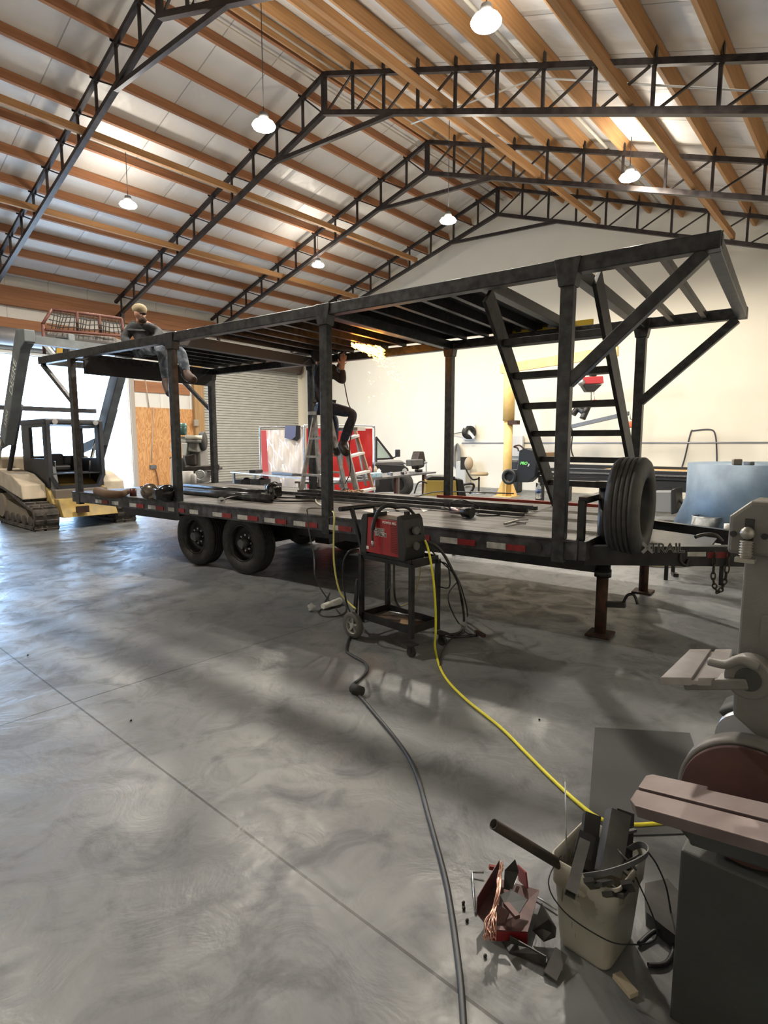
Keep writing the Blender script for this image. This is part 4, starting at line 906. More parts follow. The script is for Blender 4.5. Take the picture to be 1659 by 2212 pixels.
# disc table: slab with a slot, slightly tilted
a=P(1355,1735,1.27); b=P(1700,1832,.99); e=(b-a).normalized(); dpt=(P(1405,1663,1.42)-a); dpt=V((dpt.x,dpt.y,0)); dpt=dpt-e*dpt.dot(e)*0
dn=dpt.normalized(); up_=e.cross(dn); up_=up_ if up_.z>0 else -up_
LN_=.62
def S(u,v,w): return a+e*u+dn*v+up_*w
tm=MB(); tm.prism([S(.02,0,0),S(LN_,0,0),S(LN_,.072,0),S(-.0,.072,0),S(0,.02,0)],-up_*.03); tm.prism([S(0,.085,0),S(LN_,.085,0),S(LN_,.15,0),S(.16,.15,0),S(.16,.165,0),S(.015,.165,0),S(0,.15,0)],-up_*.03); tm.prism([S(0,.068,-.01),S(LN_,.068,-.01),S(LN_,.09,-.01),S(0,.09,-.01)],-up_*.02)
tm.build('disc_table',tb_mat,sd,bevel=.002)
MB().prism([S(.13,.02,-.03),S(LN_,.02,-.03),S(LN_,.13,-.03),S(.13,.13,-.03)],-up_*.045).build('table_trunnion',cabinet_grey,sd,bevel=.006)
MB().prism([S(.10,.03,-.03),S(.13,.03,-.07),S(.17,.03,-.07),S(.17,.03,-.03)],dn*.03).build('table_bracket',cabinet_grey,sd)
# disc
dc=P(1615,1748,1.35); dax=-AA
MB().lathe([(0,.0),(.155,.0),(.157,-.004),(.157,-.014),(0,-.014)],dc,dax,n=64).build('sanding_disc',mat('abrasive_red',(.075,.028,.025),.85,0,(.055,.025,.022),12),sd)
MB().lathe([(.152,-.022),(.168,-.022),(.168,-.075),(.0,-.075),(0,-.07),(.152,-.07),(.152,-.022)],dc,dax,n=64).build('disc_guard',machine_grey,sd)
MB().cyl(dc+AA*.05,dc+AA*.18+V((0,0,.02)),.075,n=36).build('motor_housing',machine_grey,sd)
MB().cyl(P(1625,1575,1.62),P(1625,1575,1.62)-AA*.1,.08,n=36).build('drive_drum',mat('drum_grey',(.5,.5,.53),.35,.5),sd)
MB().lathe([(.088,-.06),(.105,-.06),(.105,.06),(.088,.06),(.088,-.06)],P(1618,1588,1.62),AA,n=36,a0=0,a1=math.pi).build('drum_cover',cabinet_grey,sd)
# belt frame column
c1=P(1590,1440,1.5); 
col=MB(); xn=c1.x; yl_=c1.y; zb=c1.z-.02; zt=P(1590,1180,1.5).z
col.prism([(xn,yl_,zb),(xn,yl_-.2,zb),(xn,yl_-.2,zt),(xn,yl_,zt)],(.11,0,0)); col.build('belt_frame',machine_grey,sd,bevel=.006)
MB().bb((xn-.004,yl_-.098,zb+.12),(xn,yl_-.084,zt-.03)).build('frame_slot',black_paint,sd)
yq=P(1580,1170,1.5); 
tpz=P(1650,1080,1.5).z; y0_=P(1573,1140,1.5).y; z1_=P(1573,1115,1.5).z; z0_=P(1573,1195,1.5).z; yt1=P(1628,1080,1.5).y
hd_=MB(); hd_.prism([(xn-.03,y0_,z0_),(xn-.03,y0_,z1_),(xn-.03,yt1,tpz),(xn-.03,yt1-.06,tpz),(xn-.03,y0_-.19,z1_),(xn-.03,y0_-.19,z0_)],(.15,0,0)); hd_.build('top_cover',machine_grey,sd,bevel=.01)
ys=P(1620,1150,1.48).y; zs=P(1620,1140,1.48).z
MB().bb((xn-.033,ys-.011,zs-.06),(xn-.03,ys+.011,zs+.025)).build('cover_slot',black_paint,sd,bevel=.01)
MB().cyl((xn-.03,yl_-.02,z0_-.0),(xn-.03+.001,yl_-.02,z0_),.001).build('cover_screw',zinc,sd)
kn=MB(); kc=V((xn-.055,ys,zs-.02)); kn.cyl(kc+V((0,0,-.055)),kc+V((0,0,-.01)),.013,n=14)
for i in range(6): kn.lathe([(.012,0),(.017,.003),(.012,.006)],kc+V((0,0,-.05+i*.007)),Zu,n=14)
kn.ell(kc+V((0,0,.01)),.017,n=12); kn.box(kc+V((0,0,-.06)),(.03,.045,.012)); kn.build('tracking_knob',mat('knob_cast',(.34,.33,.3),.4,.6),sd,bevel=.001)
for dy in (.035,-.035): MB().cyl((xn-.034,ys+dy,zs-.018),(xn-.03,ys+dy,zs-.018),.008,n=12).build('guide_hole',black_paint,sd)
lv=P(1640,1370,1.48); MB().bar(lv,P(1650,1315,1.48),.012,.01).build('tension_lever',mat('lever_pale',(.5,.5,.47),.4,.4),sd,bevel=.002)
MB().bb((xn-.008,yl_-.075,P(1610,1370,1.5).z),(xn,yl_-.05,P(1610,1320,1.5).z)).build('lever_plate',machine_grey,sd)
# lower casting with trunnion
lc=MB(); zl=P(1600,1400,1.5).z
lc.prism([(xn-.02,P(1590,1412,1.5).y,P(1590,1412,1.5).z),(xn-.02,P(1640,1418,1.5).y,P(1640,1418,1.5).z),(xn-.02,P(1700,1470,1.5).y,P(1700,1470,1.5).z),(xn-.02,P(1700,1600,1.5).y,P(1700,1600,1.5).z),(xn-.02,P(1585,1540,1.5).y,P(1585,1540,1.5).z)],(.12,0,0)); lc.build('lower_casting',machine_grey,sd,bevel=.01)
tc_=P(1616,1468,1.40); MB().cyl(tc_,tc_+AA*.06,.055,n=36).build('table_pivot',machine_grey,sd,bevel=.006)
MB().cyl(tc_-AA*.004,tc_,.03,n=24).build('pivot_nut',cabinet_grey,sd)
# belt table
ta=P(1427,1463,1.45); tbb=P(1562,1465,1.28); ee=(tbb-ta).normalized(); td_=P(1490,1402,1.62)-ta; td_=V((td_.x,td_.y,0)); Ld=td_.length; td_=td_.normalized(); uu=ee.cross(td_); uu=uu if uu.z>0 else -uu
def S2(u,v,w): return ta+ee*u+td_*v+uu*w
Lw=(tbb-ta).length
zq=ta.z; q4=[G(1427,1463,zq),G(1562,1465,zq),G(1582,1402,zq),G(1490,1402,zq)]
def Q4(u,v,w=0): return (q4[0]*(1-u)+q4[1]*u)*(1-v)+(q4[3]*(1-u)+q4[2]*u)*v+Zu*w
bt=MB(); bt.prism([Q4(0,0),Q4(.5,0),Q4(.5,1),Q4(0,1)],-Zu*.022); bt.prism([Q4(.6,0),Q4(1,0),Q4(1,1),Q4(.6,1)],-Zu*.022); bt.prism([Q4(.48,0,-.008),Q4(.62,0,-.008),Q4(.62,1,-.008),Q4(.48,1,-.008)],-Zu*.012)
bt.build('belt_table',mat('table_bright',(.34,.33,.34),.35,.5,(.26,.24,.24),12,bump=.05),sd,bevel=.0015)
MB().bar(Q4(.3,.3,-.04),tc_+V((.02,.0,-.01)),.06,.03).build('table_arm',machine_grey,sd,bevel=.005)
MB().tube(smooth_path([tc_+V((0,.09,.025)),tc_+V((-.01,.05,.03)),tc_+V((-.01,.02,.05)),tc_+V((-.01,-.02,.04))]),.012).build('arm_rib',machine_grey,sd)
# ================= things on the trailer deck =================
g8=lambda x,y,dz=0.0:G(x,y,ZD+dz)
tubem=mat('tube_steel',(.05,.052,.056),.3,.8,(.11,.11,.115),10)
def sqt(p0,p1,w,lab,m=tubem,name='steel_tube',grp='loose steel tubes lying along the deck'):
    return tag(MB().bar(p0,p1,w,w*.9).build(name,m,bevel=.004),lab,'steel tube',grp)
sqt(g8(1140,1103,.03),g8(560,1060,.03),.05,'long square tube on the deck, the one nearest the camera')
sqt(g8(1132,1112,.03),g8(640,1072,.03),.04,'square tube on the deck ending nearest the pliers')
sqt(g8(1160,1098,.03),g8(660,1060,.03),.05,'square tube on the deck reaching farthest right')
sqt(g8(1150,1096,.08),g8(700,1062,.08),.045,'square tube lying on top of the others on the deck')
tag(MB().cyl(g8(395,1060,.05),g8(585,1078,.05),.055,n=20).build('steel_pipe',tubem),'thick grey pipe lying on the deck between the two left posts','pipe')
tag(MB().cyl(g8(400,1050,.04),g8(560,1064,.04),.04,n=20).build('steel_pipe',tubem),'thinner grey pipe lying behind the thick one on the left of the deck','pipe')
hb_=thing('hook_bar','black hooked bar with shiny round foot lying on the near left of the deck','bar',g8(480,1083))
MB().cyl(g8(478,1082,.01),g8(478,1082,.025),.05,n=20).build('round_foot',zinc,hb_)
MB().tube(smooth_path([g8(478,1082,.03),g8(500,1074,.05),g8(540,1072,.05),g8(600,1082,.03),g8(680,1082,.02)]),.012).build('bar_shank',black_paint,hb_)
# welding helmets
def helmet(px,py,sz,m,lab,dirx):
    c=g8(px,py,sz*.9); t=thing('welding_helmet',lab,'helmet',g8(px,py)); d=V(dirx).normalized(); s=d.cross(Zu).normalized()
    R=M4((( d.x,s.x,0),(d.y,s.y,0),(d.z,s.z,1)))
    mb=MB(); mb.ell(c,(sz*1.15,sz*.85,sz*.95),R=R,n=20); mb.prism([c+d*sz*.3+s*sz*.7-Zu*sz*.7,c+d*sz*.3-s*sz*.7-Zu*sz*.7,c+d*sz*1.35-s*sz*.45-Zu*sz*.55,c+d*sz*1.35+s*sz*.45-Zu*sz*.55],Zu*sz*1.1); mb.build('helmet_shell',m,t,bevel=.01)
    v=c+d*sz*1.36+Zu*sz*.1; MB().box(v,(.012,sz*.8,sz*.5),R=R).build('visor_window',glossb,t)
    MB().tube([c+s*sz*.85,c+s*sz*.6+Zu*sz*.6-d*sz*.8,c-s*sz*.6+Zu*sz*.6-d*sz*.8,c-s*sz*.85],.008).build('head_band',plastic_black,t)
glossb=mat('gloss_black',(.008,.008,.01),.12)
helmet(325,1063,.12,mat('helmet_bronze',(.13,.105,.08),.25,.5),'bronze-brown welding helmet on the deck at the left, beside the black one',-Fh*.3+Rt*.8)
helmet(362,1066,.12,glossb,'glossy black welding helmet on the deck touching the left post',-Rt*.6-Fh*.5)
helmet(590,1060,.12,mat('graphic_black',(.01,.01,.012),.25,0,(.14,.14,.14),26,contrast=(.5,.56)),'black helmet with grey graphics on the deck beneath the left workbench',-Fh*.7+Rt*.5)
tag(MB().lathe([(.0,0),(.045,0),(.047,.11),(.043,.11),(.04,.01),(0,.01)],g8(288,1072),Zu,n=20).build('mug',mat('maroon',(.09,.02,.02),.4)),'small maroon mug standing near the left edge of the deck','mug')
gv=thing('leather_gauntlet','long brown leather glove lying on the left rear corner of the deck','glove',g8(240,1062))
J=[(g8(208,1060,.05),.07),(g8(235,1068,.05),.065),(g8(262,1068,.05),.05),(g8(280,1060,.06),.04)]
skin('gauntlet_cuff',J,[(0,1),(1,2),(2,3)],mat('gauntlet_brown',(.12,.07,.04),.8),gv)
tag(MB().prism([g8(325,1078,.001),g8(350,1082,.001),g8(352,1074,.001),g8(330,1072,.001)],(0,0,.02)).build('red_rag',mat('rag_red',(.35,.1,.07),.8)),'small red rag on the deck below the bronze helmet','rag')
# papers
tag(MB().prism([g8(780,1104,.003),g8(822,1110,.003),g8(850,1103,.003),g8(815,1097,.003)],(0,0,.002)).build('paper_sheet',paper_white),'white sheet of paper on the deck directly behind the red welder','paper')
tag(MB().prism([g8(905,1096,.003),g8(915,1106,.003),g8(935,1098,.003),g8(930,1096,.003)],(0,0,.002)).build('paper_sheet',paper_white),'small white paper on the deck just left of the silver grinder','paper')
# silver angle grinder with cord
ag=thing('angle_grinder','silver and black angle grinder lying on the deck left of the loose tube ends','grinder',g8(990,1110))
MB().cyl(g8(975,1102,.05),g8(1003,1106,.05),.036,.032,n=16).build('motor_body',mat('rosy_silver',(.4,.3,.3),.3,.7),ag)
MB().cyl(g8(1001,1106,.06),g8(1020,1108,.06),.05,n=16).build('gear_head',plastic_black,ag)
MB().lathe([(0,0),(.062,0),(.062,.01),(0,.01)],g8(1016,1107,.05),V((.3,.8,.4)),n=24).build('grinding_disc',rubber,ag)
MB().cyl(g8(975,1102,.05),g8(955,1096,.09),.014,n=10).build('side_handle',zinc,ag)
tag(MB().tube(smooth_path([g8(972,1104,.04),g8(975,1085,.15),g8(1000,1080,.14),g8(1035,1096,.04),g8(1030,1112,.01),g8(1060,1114,.01),g8(1080,1112,.01)]),.007).build('grinder_cord',cable_black),'black cord arching over the silver grinder on the deck','cord')
tag(MB().tube(smooth_path([g8(860,1082,.01),g8(900,1072,.01),g8(950,1062,.01),g8(1040,1064,.01),g8(1110,1066,.01)]),.009).build('extension_cord',cable_black),'black cord running along the far side of the deck to the red strip','cord')
tag(MB().tube(smooth_path([g8(520,1068,.01),g8(600,1074,.01),g8(700,1076,.01),g8(780,1070,.01),g8(850,1076,.01)]),.009).build('extension_cord',cable_black),'black cord lying across the middle of the deck beneath the ladder','cord')
tag(MB().tube(smooth_path([g8(690,1062,.01),g8(682,1078,.01),g8(690,1090,.01),g8(716,1096,.01)]),.009).build('extension_cord',mat('cord_ivory',(.6,.58,.48),.5)),'ivory cord curving on the deck left of the third post','cord')
# pliers
pl_=thing('locking_pliers','steel locking pliers lying on the deck near the front right post','pliers',g8(1115,1128))
MB().bar(g8(1090,1132,.02),g8(1118,1124,.03),.02,.02).build('plier_jaw',zinc,pl_); MB().bar(g8(1112,1124,.03),g8(1140,1122,.02),.014,.018).build('plier_handle',zinc,pl_); MB().bar(g8(1115,1128,.02),g8(1136,1130,.01),.012,.016).build('plier_handle',zinc,pl_)
# bottle
wb=thing('water_bottle','clear plastic water bottle with blue label standing at the foot of the stair','bottle',g8(1163,1077))
clear=mat('bottle_plastic',(.8,.86,.88),.08,0,trans=.85)
b0=g8(1163,1077)
MB().lathe([(0,0),(.033,0),(.035,.02),(.033,.15),(.03,.16),(.013,.185),(.013,.2),(0,.2)],b0,Zu,n=24).build('bottle_body',clear,wb)
MB().lathe([(.0345,.075),(.0355,.075),(.0355,.12),(.0345,.12)],b0,Zu,n=24).build('bottle_label',mat('label_blue',(.1,.16,.4),.5),wb)
MB().cyl(b0+V((0,0,.195)),b0+V((0,0,.215)),.015,n=14).build('bottle_cap',paper_white,wb)
# spirit level on the far rail
lv_y=W1; a_=onW(1105,700,lv_y); l0=a_.dot(LL); l1=onW(1217,682,lv_y).dot(LL)
sv=thing('spirit_level','yellow spirit level standing on the far top rail beside the stair','spirit level',T(l0,lv_y,ZT))
yl_m=mat('level_yellow',(.55,.38,.03),.4)
tb(l1-.35,lv_y-.015,ZT+.002,l0,lv_y+.015,ZT+.07).build('level_body',yl_m,sv,bevel=.003)
for u,wd_ in ((l0-.10,.07),(l0-.32,.17),(l1+.08,.2)): tb(u-wd_/2,lv_y-.018,ZT+.015,u+wd_/2,lv_y-.014,ZT+.058).build('level_window',plastic_black if u>l1+.2 else zinc,sv)
# orange extension reel pile under ladder
cp=MB(); random.seed(3)
for k in range(7):
    c=g8(762+rnd(-14,14),1062+rnd(-3,3),.04+rnd(0,.05)); r=rnd(.05,.1); cp.tube([c+V((r*math.cos(t),r*math.sin(t)*.8,rnd(-.01,.03))) for t in [i*.5 for i in range(13)]],.008,n=6)
tag(cp.build('cord_tangle',mat('cord_peach',(.5,.3,.18),.6)),'tangle of pale orange cord on the deck under the ladders','cord')

# ================= workbenches and screens behind the trailer =================
bench_top=mat('bench_top',(.38,.38,.4),.3,.6,(.26,.26,.27),8)
b1=thing('workbench','long steel-topped workbench behind the trailer in front of the shiny screen','workbench',G(600,1026,.9)-V((0,0,.9)))
p=[G(497,1019,.9),G(690,1036,.9)]; dv=(p[1]-p[0]).normalized(); sv_=Zu.cross(dv); sv_= sv_ if sv_.dot(Fh)>0 else -sv_
MB().prism([p[0],p[1],p[1]+sv_*.7,p[0]+sv_*.7],(0,0,-.02)).build('bench_top',bench_top,b1)
for a in (p[0]+dv*.1+sv_*.05,p[1]-dv*.1+sv_*.05,p[0]+dv*.1+sv_*.62,p[1]-dv*.1+sv_*.62): MB().bar(V((a.x,a.y,0)),V((a.x,a.y,.88)),.05,.05).build('leg',alr,b1)
MB().bar(p[0]+dv*.1+sv_*.1+V((0,0,-.45)),p[1]-dv*.1+sv_*.1+V((0,0,-.45)),.04,.04).build('bench_rail',alr,b1)
def bitem(name,c,size,m,lab,cat,rot=0,mbf=None):
    mb=MB().box(V(c)+V((0,0,size[2]/2)),size,rot); return tag(mb.build(name,m,bevel=min(size)*.15),lab,cat)
bq=lambda u,v:p[0]+dv*u+sv_*v
Lb=(p[1]-p[0]).length
bitem('tool_box',bq(Lb*.22,.25),(.3,.18,.07),plastic_black,'flat black tool case at the left of the steel bench top','case',.3)
bitem('steel_bar',bq(Lb*.55,.25),(.9,.12,.06),mat('bar_dark',(.06,.06,.065),.5),'long dark bar on the steel bench in front of the shiny screen','bar',math.atan2(dv.y,dv.x))
bitem('steel_bar',bq(Lb*.72,.4),(.8,.1,.05),grey_paint,'grey bar on the steel bench right of the dark one','bar',math.atan2(dv.y,dv.x)+.1)
tag(MB().lathe([(0,0),(.04,0),(.042,.12),(.02,.17),(.018,.22),(0,.22)],bq(Lb*.45,.45),Zu,n=16).build('spray_bottle',paper_white),'white plastic bottle standing on the steel bench by the shiny screen','bottle')
bitem('blue_box',bq(Lb*.9,.3),(.14,.1,.08),mat('box_blue',(.3,.5,.75),.5),'small light blue box at the right end of the steel bench','box',.2)
for k,(u,h) in enumerate(((.1,.25),(.3,.28),(.45,.22))):
    c=bq(Lb*u,.2)+V((0,0,-.45)); mb=MB().box(c+V((0,0,h/2)),(.5,.25,h*1.25),.2+k*.2); mb.ell(c+V((.05,.02,h)),(.1,.09,.07),n=12)
    tag(mb.build('engine_part',plastic_black,bevel=.01),['black engine part under the left end of the steel bench','black engine part under the steel bench, second from the left','black engine part under the steel bench near the graphic helmet'][k],'engine part')
# second bench with vise
b2=thing('workbench','cluttered dark workbench with brown legs and a vise, right of the red screen','workbench',G(800,1034,.95)-V((0,0,.95)))
pa_,pb_=G(715,1043,.95),G(942,1019,.95); dw=(pb_-pa_).normalized(); sw=Zu.cross(dw); sw=sw if sw.dot(Fh)>0 else -sw; L2=(pb_-pa_).length
MB().prism([pa_,pb_,pb_+sw*.75,pa_+sw*.75],(0,0,-.035)).build('bench_top',mat('bench_dark',(.22,.22,.24),.35,.4,(.12,.12,.13),10),b2)
for u,v in ((.1,.05),(L2*.56,.05),(L2*.87,.05),(L2*.87,.7),(.1,.7)): 
    a=pa_+dw*u+sw*v; MB().bar(V((a.x,a.y,0)),V((a.x,a.y,.92)),.06,.06).build('leg',mat('leg_brown',(.09,.04,.035),.5) if v<.1 and u>1 else alr,b2)
b2q=lambda u,v,z=0:pa_+dw*(L2*u)+sw*v+V((0,0,z))
vs=thing('bench_vise','dark bench vise on the right end of the cluttered workbench','vise',b2q(.93,.3))
c=b2q(.93,.3); 
MB().cyl(c,c+V((0,0,.06)),.09,n=20).build('vise_base',truss_steel,vs)
MB().bar(c-dw*.5+V((0,0,.22)),c+dw*.1+V((0,0,.22)),.15,.14).build('vise_slide',grey_paint,vs,bevel=.02)
MB().prism([c+dw*.0+V((0,0,.06)),c+dw*.3+V((0,0,.1)),c+dw*.38+V((0,0,.25)),c+dw*.28+V((0,0,.46)),c+dw*.06+V((0,0,.46)),c-dw*.06+V((0,0,.26))],sw*.18).build('vise_jaw',truss_steel,vs,bevel=.02)
MB().cyl(c+dw*.26+V((0,0,.2)),c+dw*.42+V((0,0,.2)),.022,n=10).build('vise_screw',zinc,vs)
MB().cyl(c+dw*.4+V((0,0,.26)),c+dw*.4+V((0,0,-.2)),.013,n=8).build('vise_handle',alum,vs)
items=[('can',.42,.3,.035,.2,mat('can_pink',(.5,.2,.2),.4),'pinkish spray can on the cluttered bench'),('can',.46,.2,.04,.15,paper_white,'white short can on the cluttered bench'),('can',.49,.35,.035,.19,mat('can_tan',(.5,.42,.3),.5),'tan can on the cluttered bench'),('jar',.72,.2,.05,.12,clear,'clear jar on the cluttered bench left of the vise')]
for nm,u,v,r,h,m,lab in items:
    tag(MB().lathe([(0,0),(r,0),(r,h*.8),(r*.5,h*.9),(r*.5,h),(0,h)],b2q(u,v),Zu,n=16).build(nm,m),lab,nm)
bitem('blue_package',b2q(.38,.12),(.4,.16,.09),mat('pack_blue',(.12,.35,.55),.4,0,(.5,.6,.65),12),'blue package on the front of the cluttered bench','package',math.atan2(dw.y,dw.x))
bitem('white_tray',b2q(.12,.2),(.5,.3,.03),mat('tray_white',(.6,.6,.62),.4),'white papers on the left end of the cluttered bench','papers',math.atan2(dw.y,dw.x))
for k,(u,v) in enumerate(((.27,.15),(.33,.3),(.56,.15),(.61,.3),(.66,.12),(.79,.15))):
    bitem('hand_tool',b2q(u,v),(rnd(.1,.22),rnd(.04,.08),rnd(.03,.07)),[grey_paint,plastic_black,zinc][k%3],['grey tool lying left of the blue package','black tool behind the blue package','bright tool on the bench right of the tan can','grey tool in the middle of the cluttered bench','black tool on the bench left of the clear jar','bright tool on the bench right by the clear jar'][k],'tool',rnd(0,3))
# welding screens
def screen(x0,x1,ytop,ybot,D0,D1,cm,lab,mesh=None):
    a=P(x0,ytop,D0); b=P(x1,ytop,D1); zt=(a.z+b.z)/2; zb=.15; a=V((a.x,a.y,0)); b=V((b.x,b.y,0)); d=(b-a).normalized(); n=Zu.cross(d)
    t=thing('welding_screen',lab,'welding screen',(a+b)/2)
    MB().tube(smooth_path([a+V((0,0,zb-.1)),a+V((0,0,zt-.15)),a+V((0,0,zt-.04))+d*.04,a+V((0,0,zt))+d*.15,b+V((0,0,zt))-d*.15,b+V((0,0,zt-.04))-d*.04,b+V((0,0,zt-.15)),b+V((0,0,zb-.1))],5),.018,n=10).build('screen_frame',alum,t)
    for e in (a,b): MB().bar(e+n*.25+V((0,0,.03)),e-n*.25+V((0,0,.03)),.03,.03).build('screen_foot',alum,t)
    L=(b-a).length; vs=[]; N=30; M_=16
    for j in range(M_+1):
        for i in range(N+1):
            u=i/N; w=j/M_; fold=.008*math.sin(i*1.1+j*.5)+.014*math.sin(i*.5-j*.9); vs.append(a+d*(L*(.03+.94*u))+V((0,0,zb+.05+(zt-zb-.12)*w))+n*fold)
    MB().add(vs,[(j*(N+1)+i,j*(N+1)+i+1,(j+1)*(N+1)+i+1,(j+1)*(N+1)+i) for j in range(M_) for i in range(N)],0,True).build('screen_curtain',cm,t)
    return t,a,d,L,zb,zt,n
refl=mat('vinyl_painted_glare',(.88,.84,.82),.1,0,(.9,.87,.85),2,coat=1,bump=.25,bscale=5)  # whitened base colour stands in for the bright reflection on the vinyl
refl.node_tree.nodes['Principled BSDF'].inputs['Transmission Weight'].default_value=.15
vred=mat('vinyl_red',(.42,.018,.018),.3,0,(.33,.012,.014),3,coat=.3)
t_,a,d,L,zb,zt,n=screen(561,655,922,1055,14.2,13.6,refl,'shiny welding screen, white reflection put into its colour, with a red left strip in front of the roller door')
MB().prism([a+d*L*.07+V((0,0,zb+.05))-n*.05,a+d*L*.23+V((0,0,zb+.05))-n*.05,a+d*L*.18+V((0,0,zt-.08))-n*.05,a+d*L*.06+V((0,0,zt-.08))-n*.05],n*.006).build('red_strip',mat('vinyl_rose',(.55,.1,.11),.4),t_)
rg=thing('hanging_rags','blue and black rags hung over the top of the shiny welding screen','rags',a+d*L*.8+V((0,0,zt-.35)))
for u,m,w_,h_ in ((.74,mat('rag_blue',(.12,.14,.26),.9),.16,.32),(.86,plastic_black,.12,.36)):
    c=a+d*L*u+V((0,0,zt+.02)); MB().prism([c-d*w_-n*.04,c+d*w_-n*.04,c+d*w_*.9-n*.05-V((0,0,h_*.8)),c+d*w_*.2-n*.05-V((0,0,h_)),c-d*w_*1.1-n*.05-V((0,0,h_*.9))],n*.02).build('rag',m,rg)
screen(657,809,919,1057,13.4,13.8,vred,'deep red welding screen standing behind the ladders')
# ================= off-road vehicle behind the red screen =================
jp=thing('off_road_vehicle','dark open off-road vehicle parked behind the red welding screen','car',V(P(840,1060,15.5).xy.to_3d()))
q=lambda x,y,D=15.5:P(x,y,D)
jc=mat('car_body_dark',(.025,.027,.03),.35,.2)
up_f=Fh*1.5
MB().prism([q(780,1003),q(815,1002),q(870,1004),q(882,1012),q(885,1030),q(862,1033),q(820,1033),q(780,1035)],up_f).build('front_body',jc,jp,bevel=.02)
MB().prism([q(812,999),q(868,997),q(880,1003),q(812,1006)],up_f).build('hood',mat('car_hood',(.12,.12,.125),.3,.3),jp,bevel=.01)
MB().prism([q(790,1030),q(872,1030),q(868,1062),q(800,1064)],up_f).build('underbody',plastic_black,jp)
ws=MB(); ws.bar(q(812,944),q(848,990),.05,.06); ws.bar(q(812,944),q(812,998),.05,.06); ws.bar(q(812,992),q(850,990),.05,.05); ws.build('windshield_frame',jc,jp)
MB().prism([q(814,952),q(845,990),q(814,990)],Fh*.01).build('windshield_glass',mat('greenish_glass',(.5,.62,.58),.1,0,trans=.6),jp)
MB().bar(q(846,990),q(857,986),.03,.03).build('mirror_arm',jc,jp); MB().box(q(859,979),(.1,.12,.2)).build('door_mirror',jc,jp,bevel=.02)
for x,D_ in ((797,15.2),(869,15.2)):
    c=q(x,1046,D_); o=MB().lathe([(.16,-.12),(.27,-.12),(.32,-.08),(.33,0),(.32,.08),(.27,.12),(.16,.12),(.16,-.12)],c,(Fh+Rt*.9),n=30).build('wheel',mat('tire_dusty',(.03,.029,.028),.85,0,(.018,.018,.018),12,bump=.3),jp)
    MB().cyl(c-Fh*.1,c+Fh*.1,.15,n=20).build('rim',black_paint,o)
# generator, floor machine
gn=thing('portable_welder','yellow and black portable machine on the floor beyond the deck edge','machine',G(945,1075,0))
q=lambda x,y,D=11.0:P(x,y,D)
MB().prism([q(921,1037),q(985,1037),q(988,1075),q(918,1075)],Fh*.5).build('machine_body',mat('machine_yellow',(.35,.26,.06),.6),gn,bevel=.02)
MB().prism([q(921,1038),q(986,1038),q(983,1029),q(935,1028),q(924,1031)],Fh*.5).build('machine_lid',plastic_black,gn,bevel=.02)
MB().prism([q(986,1034),q(1000,1036),q(1008,1075),q(990,1075)],Fh*.45).build('machine_end',plastic_black,gn,bevel=.02)
MB().tube(smooth_path([q(895,1066),q(902,1045),q(912,1040),q(922,1044)]),.015).build('machine_hose',cable_black,gn)
# hand truck loop
tag(MB().tube(smooth_path([P(990,1066,11.5),P(997,1052,11.5),P(1006,1046,11.5),P(1022,1046,11.5),P(1022,1056,11.5),P(1014,1066,11.5)]),.025).build('tube_handle',black_paint),'black looped tube handle on the floor left of the stool','handle')
# stool
st=thing('shop_stool','tan swivel shop stool with a backrest by the cream wall','stool',G(1034,1066,0))
sc_=G(1034,1066,0); 
sp_=lambda x,y,dD=0:P(x,y,sc_.dot(Fh)+dD)
MB().lathe([(0,0),(.22,0),(.24,.03),(.05,.07),(0,.07)],sc_,Zu,n=24).build('stool_base',alum,st)
MB().cyl(sc_+V((0,0,.05)),V((sc_.x,sc_.y,sp_(1034,1030).z)),.03,n=12).build('stool_post',plastic_black,st)
zz=sp_(1034,1027).z; MB().lathe([(0,0),(.27,0),(.3,.05),(.27,.1),(0,.11)],V((sc_.x,sc_.y,zz)),Zu,n=24).build('seat',mat('seat_tan',(.36,.28,.17),.6),st)
bc=sp_(1012,1001); MB().ell(bc,(.12,.16,.22),n=16).build('backrest',mat('seat_tan2',(.33,.26,.17),.6),st)
MB().prism([bc+V((-.02,.12,-.2))-Fh*.05-Rt*.1,bc+V((-.02,.12,.2))-Fh*.05-Rt*.1,bc+V((0,-.12,.2))+Fh*.05-Rt*.1,bc+V((0,-.12,-.2))+Fh*.05-Rt*.1],-Rt*.05).build('backrest_shell',plastic_black,st)
MB().tube(smooth_path([bc+V((0,0,-.18))-Rt*.08,sp_(1014,1028),sp_(1022,1036),sp_(1034,1034)]),.025).build('backrest_arm',plastic_black,st)
# on the cream wall
hr=thing('hose_reel','grey wall-mounted hose reel on the cream wall above the conduit','hose reel',PX(1012,950,XE-.2))
q=lambda x,y,o=0:PX(x,y,XE-.02-o)
MB().prism([q(1001,918,.02),q(1027,918,.02),q(1027,950,.02),q(1001,950,.02)],V((-.03,0,0))).build('reel_bracket',white_paint,hr)
c=q(1013,934,.25); MB().lathe([(.1,-.1),(.24,-.1),(.24,-.08),(.18,-.08),(.18,.08),(.24,.08),(.24,.1),(.1,.1),(.1,-.1)],c,V((.55,.83,0)),n=30).build('reel_drum',plastic_black,hr)
MB().bar(q(1003,920,.3),q(1024,946,.3),.06,.08).build('reel_arm',white_paint,hr); MB().bar(q(1001,924,.3),q(1001,945,.3),.06,.06).build('reel_arm',white_paint,hr)
tag(MB().tube(smooth_path([q(998,934,.2),q(985,936,.1),q(978,938,.05),q(968,941,.03)]),.018).build('reel_hose',grey_paint),'short grey hose end sticking out left of the hose reel','hose')
cc=MB()
